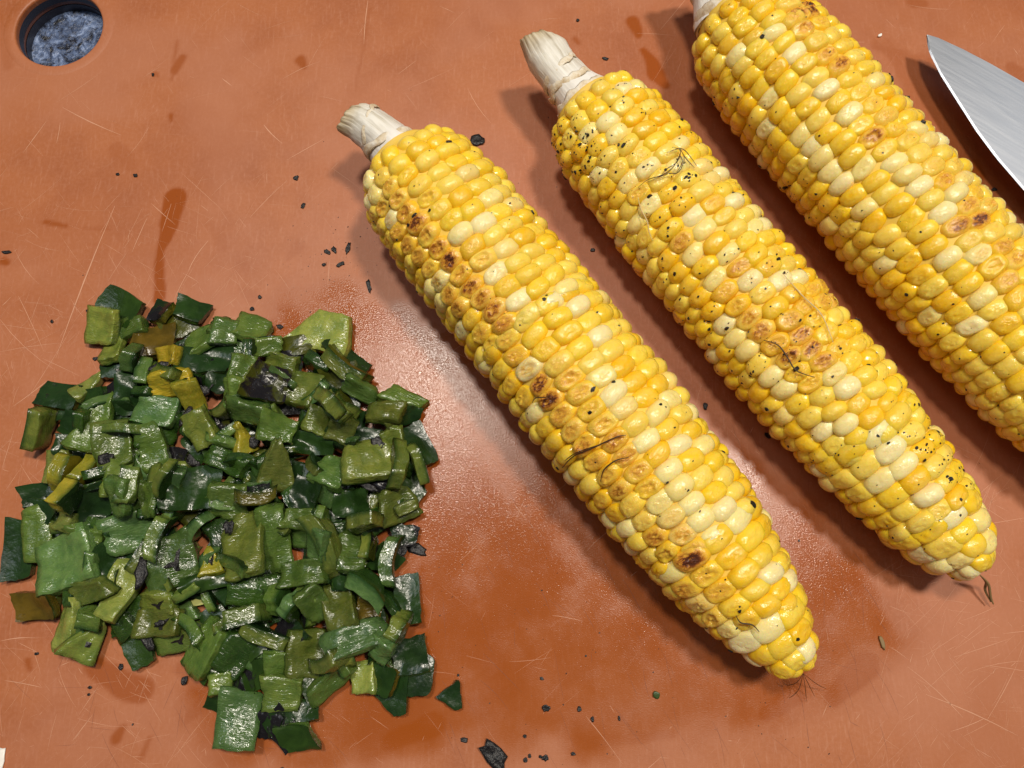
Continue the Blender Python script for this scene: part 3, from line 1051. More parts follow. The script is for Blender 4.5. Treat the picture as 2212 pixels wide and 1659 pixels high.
T3 = [(1740, 15, 28, 1.5), (1760, 50, 24, 1.1), (1810, 135, 24, 1.0), (1800, 100, 24, .8), (1880, 300, 28, .8), (1910, 265, 28, .9), (1940, 295, 20, 1.6), (1880, 240, 30, .4),
      (2050, 370, 24, .8), (2090, 460, 48, .6), (2130, 460, 34, .9), (2140, 540, 26, 1.4), (2180, 545, 28, 1.1), (2190, 610, 30, .8), (2060, 490, 34, .5), (1850, 205, 30, .4),
      (2000, 335, 34, .3)]

cob1 = Cob((862, 338), (1736, 1445), 0.0211, PROF, [(0.0, 0.36, 18, 0.25), (0.36, 0.76, 17, -0.3), (0.76, 0.90, 13, 0.0), (0.90, 0.99, 9, 0.0)], 0.001)
cob2 = Cob((1263, 225), (2112, 1230), 0.0194, PROF2, [(0.0, 0.74, 17, 0.3), (0.72, 0.88, 13, 0.0), (0.88, 0.99, 10, 0.0)], -0.001)
cob3 = Cob((1570, 26), (2502, 1108), 0.0213, PROF, [(0.0, 0.10, 17, 0.2), (0.10, 0.76, 18, 0.2), (0.76, 0.90, 14, 0.0), (0.90, 0.99, 9, 0.0)], 0.0)

r1, f1, k1 = build_cob('corn_cob', 'roasted corn cob next to the chopped peppers, short pale stalk bent sideways', cob1, W1, T1, 170, 11)
r2, f2, k2 = build_cob('corn_cob', 'middle roasted corn cob, peppered with black flecks, with dark silk strands', cob2, W2, T2, 900, 12,
                       [(1230, 300, 60), (1300, 330, 60), (1240, 350, 50), (1700, 740, 90), (2050, 980, 90), (1430, 420, 80)])
r3, f3, k3 = build_cob('corn_cob', 'roasted corn cob with plump glossy kernels, lying beside the knife blade', cob3, W3, T3, 330, 13, [(1560, 280, 90), (1700, 480, 110), (1750, 20, 30)])

build_stalk(r1, f1, [(878, 352, .021, .0088, .0085), (845, 315, .0215, .0076, .0076), (810, 284, .022, .0066, .0066), (780, 264, .0225, .0060, .0058), (756, 254, .023, .0050, .0046)], 3,
            (0.0022, 0.0, 0), [(0.10, 0.0012, 0.0010), (0.26, 0.0007, 0.0022), (0.58, 0.0005, -0.0025)])
build_stalk(r2, f2, [(1278, 232, .020, .0098, .0095), (1235, 190, .0205, .0072, .0075), (1203, 152, .021, .0066, .0068), (1180, 118, .0215, .0070, .0068), (1160, 88, .022, .0052, .0050)], 5,
            (0.002, 0.0, 0), [(0.12, 0.0011, 0.0012), (0.27, 0.0007, 0.0016), (0.44, 0.0006, -0.0012)])
build_stalk(r3, f3, [(1580, 38, .021, .0120, .0120), (1556, -16, .022, .0088, .0088), (1536, -54, .0225, .0080, .0080), (1510, -95, .023, .0070, .0070)], 8,
            (0.002, 0.0, 0), [(0.10, 0.0012, 0.0), (0.42, 0.0010, 0.001)])


def on(c, pts, lift=0.0006):
    return [c.hit(x, y, lift) for x, y in pts]


# silk on the first cob
silk(r1, f1, on(cob1, [(1215, 1010), (1240, 985), (1280, 968), (1330, 945), (1352, 940)]), .00022, M_SILK)
silk(r1, f1, on(cob1, [(1220, 995), (1245, 978), (1290, 962)]), .00015, M_SILK)
silk(r1, f1, on(cob1, [(1297, 1040), (1305, 1015), (1330, 995), (1358, 988)]), .00020, M_SILK)
silk(r1, f1, on(cob1, [(1150, 870), (1157, 860), (1180, 858), (1192, 852)]), .00016, M_SILK)
silk(r1, f1, on(cob1, [(1590, 1330), (1600, 1345), (1625, 1350), (1640, 1365)]), .00020, M_SILK)
tip1 = [at(1735, 1455, .010)]
for q in ([(1745, 1475, .007), (1760, 1505, .003)], [(1720, 1475, .006), (1700, 1480, .003), (1690, 1472, .003)], [(1765, 1478, .006), (1785, 1488, .003)],
          [(1740, 1490, .005), (1742, 1515, .002)], [(1725, 1490, .004), (1705, 1508, .001)]):
    silk(r1, f1, tip1 + [at(*p) for p in q], .00009, M_SILK)
# silk on the second cob
tuft = [[(1378, 405), (1400, 388), (1430, 378), (1455, 360), (1470, 330)], [(1395, 395), (1440, 376), (1465, 372), (1478, 345), (1472, 325)],
        [(1452, 318), (1470, 325), (1462, 350), (1440, 365), (1430, 376)], [(1470, 322), (1480, 340), (1500, 362)], [(1440, 330), (1475, 322), (1505, 358)],
        [(1466, 330), (1474, 350), (1462, 372)]]
for i, t in enumerate(tuft):
    silk(r2, f2, on(cob2, t, 0.0008 + 0.0004 * (i % 3)), .00013, M_SILK)
silk(r2, f2, on(cob2, [(1378, 425), (1384, 450), (1398, 478), (1402, 500), (1410, 520)]), .00018, M_SILK_PALE)
silk(r2, f2, on(cob2, [(1690, 590), (1735, 640), (1775, 680), (1800, 740)]), .00018, M_SILK_PALE)
silk(r2, f2, on(cob2, [(1650, 735), (1680, 745), (1700, 770), (1720, 800), (1760, 815)]), .00022, M_SILK)
tip2 = at(2118, 1243, .010)
for q in ([(2135, 1262, .007), (2140, 1290, .004), (2146, 1305, .003)], [(2130, 1258, .006), (2128, 1275, .004), (2140, 1300, .003)]):
    silk(r2, f2, [tip2] + [at(*p) for p in q], .0004, M_DRY, 'dry_tip_husk')
# ------------------------------------------------------------------ chopped peppers
COLS = {
    'flesh': [(0.105, 0.175, 0.032), (0.085, 0.150, 0.028), (0.125, 0.190, 0.036), (0.078, 0.145, 0.032)],
    'teal': [(0.090, 0.180, 0.055), (0.105, 0.195, 0.055), (0.078, 0.155, 0.046)],  # green with the bluish cast of reflections put into the colour
    'pale': [(0.235, 0.295, 0.052), (0.200, 0.275, 0.052), (0.245, 0.300, 0.065)],
    'olive': [(0.138, 0.175, 0.030), (0.120, 0.160, 0.028), (0.112, 0.142, 0.028)],
    'yellow': [(0.370, 0.330, 0.030), (0.320, 0.310, 0.028), (0.440, 0.340, 0.025)],
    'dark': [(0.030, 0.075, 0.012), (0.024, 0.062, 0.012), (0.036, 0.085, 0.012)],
    'brown': [(0.130, 0.095, 0.010), (0.105, 0.095, 0.010)],
}
SKINS = [(0.020, 0.050, 0.009), (0.016, 0.042, 0.010), (0.028, 0.062, 0.009), (0.016, 0.038, 0.010)]


def pepper_mesh(L, W, T, rnd, shape='quad', bend=0.3, twist=0.0):
    """slab: inner flesh at +z, skin at -z; returns flesh mesh and skin mesh"""
    n = 9
    jx = lambda: rnd.uniform(-0.10, 0.10)
    c = [Vector((-.5 + jx(), -.5 + jx())), Vector((.5 + jx(), -.5 + jx())), Vector((.5 + jx(), .5 + jx())), Vector((-.5 + jx(), .5 + jx()))]
    if shape == 'tri':
        c[2] = Vector((0.12, 0.5))
        c[3] = Vector((-0.12, 0.46))
    elif shape == 'trap':
        c[3].x += 0.22
        c[2].x -= 0.18
    elif shape == 'para':
        c[2].x += 0.2
        c[3].x += 0.2
    sd = rnd.uniform(0, 99)
    rc = rnd.choice((0.0, 0.03, 0.05, 0.10))
    kb = bend / max(L, 1e-5)
    kb2 = bend * 0.6 * rnd.uniform(-1, 1) / max(W, 1e-5)

    def pos(i, j, layer):
        u, v = i / (n - 1), j / (n - 1)
        # pull corners in a little: soft, not dead-square
        p = (c[0] * (1 - u) + c[1] * u) * (1 - v) + (c[3] * (1 - u) + c[2] * u) * v
        du, dv = 2 * u - 1, 2 * v - 1
        p = p * (1 - rc * (du * du * dv * dv) ** 1.5)
        p = p + Vector((0.045 * mnoise.noise(Vector((v * 2.4, sd, 7))), 0.045 * mnoise.noise(Vector((u * 2.4, sd, 8)))))
        nz = mnoise.noise(Vector((u * 3.2 + sd, v * 3.2, layer * 0.4)))
        nz2 = mnoise.noise(Vector((u * 9 + sd, v * 9, 4)))
        x, y = p.x * L, p.y * W
        ed = max(abs(du), abs(dv))
        x += du * abs(du) ** 6 * 0.00045 * mnoise.noise(Vector((v * 11, sd, 1)))
        y += dv * abs(dv) ** 6 * 0.00045 * mnoise.noise(Vector((u * 11, sd, 2)))
        if layer == 1:
            z = T * (0.5 + 0.16 * nz + 0.04 * nz2) - T * 0.05 * ed ** 10
            x *= 0.97
            y *= 0.97
        else:
            z = -T * 0.5 + T * 0.06 * nz + T * 0.06 * ed ** 8
        # bend along x and a little along y
        zb = -kb * x * x * 0.5 - kb2 * y * y * 0.5
        a = twist * x / max(L, 1e-5)
        return Vector((x, y * math.cos(a) - z * math.sin(a), z * math.cos(a) + y * math.sin(a) + zb))
    V, F_, D = [], [], []
    for i in range(n):
        for j in range(n):
            V.append(pos(i, j, 1))
            D.append(1.0)
    for i in range(n - 1):
        for j in range(n - 1):
            F_.append((i * n + j, (i + 1) * n + j, (i + 1) * n + j + 1, i * n + j + 1))
    rim = [(i, 0) for i in range(n)] + [(n - 1, j) for j in range(1, n)] + [(i, n - 1) for i in range(n - 2, -1, -1)] + [(0, j) for j in range(n - 2, 0, -1)]
    b = len(V)
    m = len(rim)
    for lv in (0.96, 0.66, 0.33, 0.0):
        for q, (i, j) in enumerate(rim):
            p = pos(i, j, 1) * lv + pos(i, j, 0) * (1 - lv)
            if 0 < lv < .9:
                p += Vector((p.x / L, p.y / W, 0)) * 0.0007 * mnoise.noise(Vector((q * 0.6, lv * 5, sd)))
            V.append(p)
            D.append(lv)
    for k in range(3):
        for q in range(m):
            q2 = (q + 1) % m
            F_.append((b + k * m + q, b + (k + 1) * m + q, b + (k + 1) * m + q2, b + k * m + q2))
    for q in range(m):                       # soft arris between cut face and inner face
        i, j = rim[q]
        i2, j2 = rim[(q + 1) % m]
        F_.append((i * n + j, b + q, b + (q + 1) % m, i2 * n + j2))
    me = mesh_from('pepper_piece', V, F_)
    a = me.attributes.new('depth', 'FLOAT', 'POINT')
    a.data.foreach_set('value', np.array(D, np.float32))
    V2, F2 = [], []
    for i in range(n):
        for j in range(n):
            V2.append(pos(i, j, 0) + Vector((0, 0, -0.00004)))
    for i in range(n - 1):
        for j in range(n - 1):
            F2.append((i * n + j, i * n + j + 1, (i + 1) * n + j + 1, (i + 1) * n + j))
    me2 = mesh_from('skin', V2, F2)
    return me, me2


# height field the pieces are laid on, one after another
GX0, GY0, GS = -0.175, -0.07, 0.001
GNX, GNY = 190, 210
HGT = np.zeros((GNX, GNY))
gx = GX0 + (np.arange(GNX) + 0.5) * GS
gy = GY0 + (np.arange(GNY) + 0.5) * GS
GXX, GYY = np.meshgrid(gx, gy, indexing='ij')


def h_at(x, y):
    i, j = int((x - GX0) / GS), int((y - GY0) / GS)
    if 0 <= i < GNX and 0 <= j < GNY:
        return HGT[max(0, i - 2):i + 3, max(0, j - 2):j + 3].mean()
    return 0.0


prnd = random.Random(99)


def lay_piece(xy, rot, L, W, T, kind, side, label, cat='pepper piece', group='chopped roasted pepper pieces', charred=0.0, shape=None, bend=None, maxslope=0.75):
    """rest a slab on what is already there; side: 'in' flesh up, 'out' skin up, 'edge' standing on its cut edge"""
    rnd = prnd
    shape = shape or rnd.choice(('quad', 'quad', 'trap', 'para'))
    if bend is None:
        bend = rnd.uniform(-0.6, 0.8) * (1 if side != 'edge' else 1.5)
    tw = rnd.uniform(-0.35, 0.35)
    foot_w = T if side == 'edge' else W
    up = W if side == 'edge' else T
    ca, sa = math.cos(rot), math.sin(rot)
    lx = (GXX - xy[0]) * ca + (GYY - xy[1]) * sa
    ly = -(GXX - xy[0]) * sa + (GYY - xy[1]) * ca
    m = (abs(lx) < L * 0.46) & (abs(ly) < max(foot_w * 0.46, 0.0011))
    if not m.any():
        m = np.hypot(GXX - xy[0], GYY - xy[1]) < 0.003
    H = HGT[m]
    X, Y = GXX[m] - xy[0], GYY[m] - xy[1]
    A = np.stack([X, Y, np.ones_like(X)], 1)
    try:
        co = np.linalg.lstsq(A, H, rcond=None)[0]
    except Exception:
        co = np.array([0, 0, H.mean()])
    g = math.hypot(co[0], co[1])
    if side == 'edge':
        # only lean along the length
        gl = co[0] * ca + co[1] * sa
        gl = max(-maxslope, min(maxslope, gl))
        gxg, gyg = gl * ca, gl * sa
    else:
        k = min(1.0, maxslope / g) if g > 1e-6 else 1.0
        gxg, gyg = co[0] * k, co[1] * k
    res = H - (gxg * X + gyg * Y)
    base = np.percentile(res, 72)
    low = (res - base).min() if False else 0
    jit = 0.0 if H.max() < 1e-5 else 0.17
    nrm = Vector((-gxg + rnd.gauss(0, jit), -gyg + rnd.gauss(0, jit), 1)).normalized()
    xa = Vector((ca, sa, 0))
    xa = (xa - nrm * xa.dot(nrm)).normalized()
    ya = nrm.cross(xa)
    R = Matrix((xa, ya, nrm)).transposed()
    if side == 'out':
        R = R @ Matrix.Rotation(math.pi, 3, 'X')
    elif side == 'edge':
        R = R @ Matrix.Rotation(math.radians(90 + rnd.uniform(-16, 16)) * rnd.choice((-1, 1)), 3, 'X')
    ze = base + up * 0.5
    me, me2 = pepper_mesh(L, W, T, rnd, shape, bend, tw)
    if side != 'edge':
        # limp: sag over whatever lies underneath
        Hs = HGT.copy()
        for _ in range(2):
            Hs = (Hs + np.roll(Hs, 1, 0) + np.roll(Hs, -1, 0) + np.roll(Hs, 1, 1) + np.roll(Hs, -1, 1)) / 5
        Rt = R.transposed()
        for mm_ in (me, me2):
            for v in mm_.vertices:
                wv = R @ v.co
                i = min(GNX - 1, max(0, int((wv.x + xy[0] - GX0) / GS)))
                q = min(GNY - 1, max(0, int((wv.y + xy[1] - GY0) / GS)))
                d_ = Hs[i, q] - (base + gxg * wv.x + gyg * wv.y)
                wv.z += 0.45 * max(-0.0045, min(0.0015, d_))
                v.co = Rt @ wv
    # keep the lowest point on or above the board
    lowz = min((R @ v.co).z for v in me.vertices)
    ze = max(ze, 0.00015 - lowz)
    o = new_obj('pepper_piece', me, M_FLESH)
    loc = Vector((xy[0], xy[1], ze))
    o.matrix_world = Matrix.Translation(loc) @ R.to_4x4()
    c = rnd.choice(COLS[kind])
    j = rnd.uniform(0.56, 0.98)
    o.color = (c[0] * j, c[1] * j, c[2] * j, 1)
    sk = new_obj('skin', me2, M_SKIN, o)
    scol = rnd.choice(SKINS) if kind not in ('brown', 'yellow', 'olive', 'pale') else (rnd.choice(SKINS) if rnd.random() < .4 else
                                                                                    {'brown': (0.12, .075, .008), 'yellow': (0.20, .16, .012), 'olive': (0.07, .075, .008), 'pale': (0.09, .14, .015)}[kind])
    sk.color = (*scol, charred)
    tag(o, label, cat, group)
    HGT[m] = np.maximum(HGT[m], base + gxg * X + gyg * Y + up * 0.92)
    return o, loc, R


OUTLINE = [(190, 675), (250, 640), (320, 655), (460, 660), (520, 690), (600, 715), (700, 740), (760, 775), (850, 835), (905, 875), (915, 940), (930, 1000), (905, 1130),
           (880, 1200), (900, 1300), (905, 1380), (925, 1450), (920, 1520), (850, 1535), (780, 1490), (720, 1510), (650, 1590), (590, 1600), (545, 1590), (480, 1575), (485, 1510),
           (400, 1440), (320, 1420), (260, 1380), (185, 1400), (130, 1390), (120, 1320), (60, 1310), (60, 1270), (45, 1200), (45, 1120), (90, 1070), (80, 960), (95, 860),
           (150, 820), (220, 790)]
OUT_W = [at(*p, 0.003) for p in OUTLINE]


def inside(x, y, shrink=0.0):
    c = False
    n = len(OUT_W)
    md = 9
    for i in range(n):
        a, b = OUT_W[i], OUT_W[(i + 1) % n]
        if (a.y > y) != (b.y > y) and x < a.x + (y - a.y) * (b.x - a.x) / (b.y - a.y):
            c = not c
        e = b - a
        t = max(0, min(1, ((x - a.x) * e.x + (y - a.y) * e.y) / (e.x ** 2 + e.y ** 2)))
        md = min(md, math.hypot(x - a.x - t * e.x, y - a.y - t * e.y))
    return c and md >= shrink


NICK = {(407, 1060): 'the large wet dark sheet', (48, 1188): 'the rounded dark rim piece', (265, 664): 'the dark diamond piece', (132, 856): 'the glistening brown piece',
        (416, 672): 'the pebbled dark piece', (357, 676): 'the black tipped brown piece', (899, 966): 'the wet dark leaning piece', (81, 1306): 'the amber brown piece',
        (855, 1508): 'the dark corner triangle', (885, 1421): 'the smooth bluish cube', (197, 1084): 'the brown piece with burnt dots', (741, 795): 'the long olive strip over char',
        (711, 1171): 'the long grainy strip', (865, 1093): 'the olive piece carrying a strip', (126, 1011): 'the golden strips', (632, 1588): 'the dark marked piece at the foot',
        (233, 710): 'the pale square', (362, 828): 'the lumpy golden piece', (194, 834): 'the light green wedge', (705, 713): 'the largest pale piece', (197, 907): 'the big green triangle',
        (340, 893): 'the thick edged bluish square', (576, 834): 'the burnt black square', (528, 949): 'the bright yellow curl', (598, 1008): 'the pointed olive brown piece',
        (711, 1022): 'the ribbed green square', (792, 997): 'the bright curved piece', (287, 1152): 'the clean green square', (169, 1216): 'the largest wet square',
        (376, 1214): 'the forked char mark', (143, 1358): 'the pale lime lobe', (200, 1382): 'the pointed lime lobe', (531, 1174): 'the tall ribbed rectangle',
        (775, 1379): 'the long curved bluish piece', (660, 1416): 'the upright olive rectangle', (784, 1463): 'the light grainy cube', (606, 1500): 'the rippled green square',
        (521, 1547): 'the bluish wet rectangle'}
SAY = {'flesh': 'mid green', 'teal': 'bluish green', 'pale': 'pale green', 'olive': 'olive', 'yellow': 'golden', 'dark': 'very dark', 'brown': 'brownish'}
FACE = {'in': 'pepper piece, flesh up,', 'out': 'pepper piece, skin up,', 'edge': 'pepper strip, cut edge up,'}
LOW = {'in': 'piece, flesh up, low down near', 'out': 'piece, skin up, low down near', 'edge': 'strip, edge up, low down near'}

# hidden-most pieces first: two layers that the visible ones rest on
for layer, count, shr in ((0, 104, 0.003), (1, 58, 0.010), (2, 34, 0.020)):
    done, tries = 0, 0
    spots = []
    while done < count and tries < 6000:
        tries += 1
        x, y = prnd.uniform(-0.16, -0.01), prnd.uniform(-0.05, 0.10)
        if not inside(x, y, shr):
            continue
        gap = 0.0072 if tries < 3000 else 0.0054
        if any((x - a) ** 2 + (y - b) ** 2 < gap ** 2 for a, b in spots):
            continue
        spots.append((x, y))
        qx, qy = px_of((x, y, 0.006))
        kind = prnd.choice(('dark', 'dark', 'flesh', 'dark', 'teal', 'olive') if layer == 0 else ('flesh', 'dark', 'olive', 'flesh', 'teal', 'dark'))  # low pieces lean to dark colours, painting in the shade of the gaps
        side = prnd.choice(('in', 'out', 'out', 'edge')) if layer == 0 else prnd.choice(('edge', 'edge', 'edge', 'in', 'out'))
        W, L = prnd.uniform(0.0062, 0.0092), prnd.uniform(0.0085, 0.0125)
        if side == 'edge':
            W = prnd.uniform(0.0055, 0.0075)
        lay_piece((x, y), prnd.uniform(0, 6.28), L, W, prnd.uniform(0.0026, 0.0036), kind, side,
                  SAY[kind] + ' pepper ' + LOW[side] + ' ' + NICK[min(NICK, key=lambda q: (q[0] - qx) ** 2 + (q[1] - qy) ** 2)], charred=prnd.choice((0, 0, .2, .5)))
        done += 1

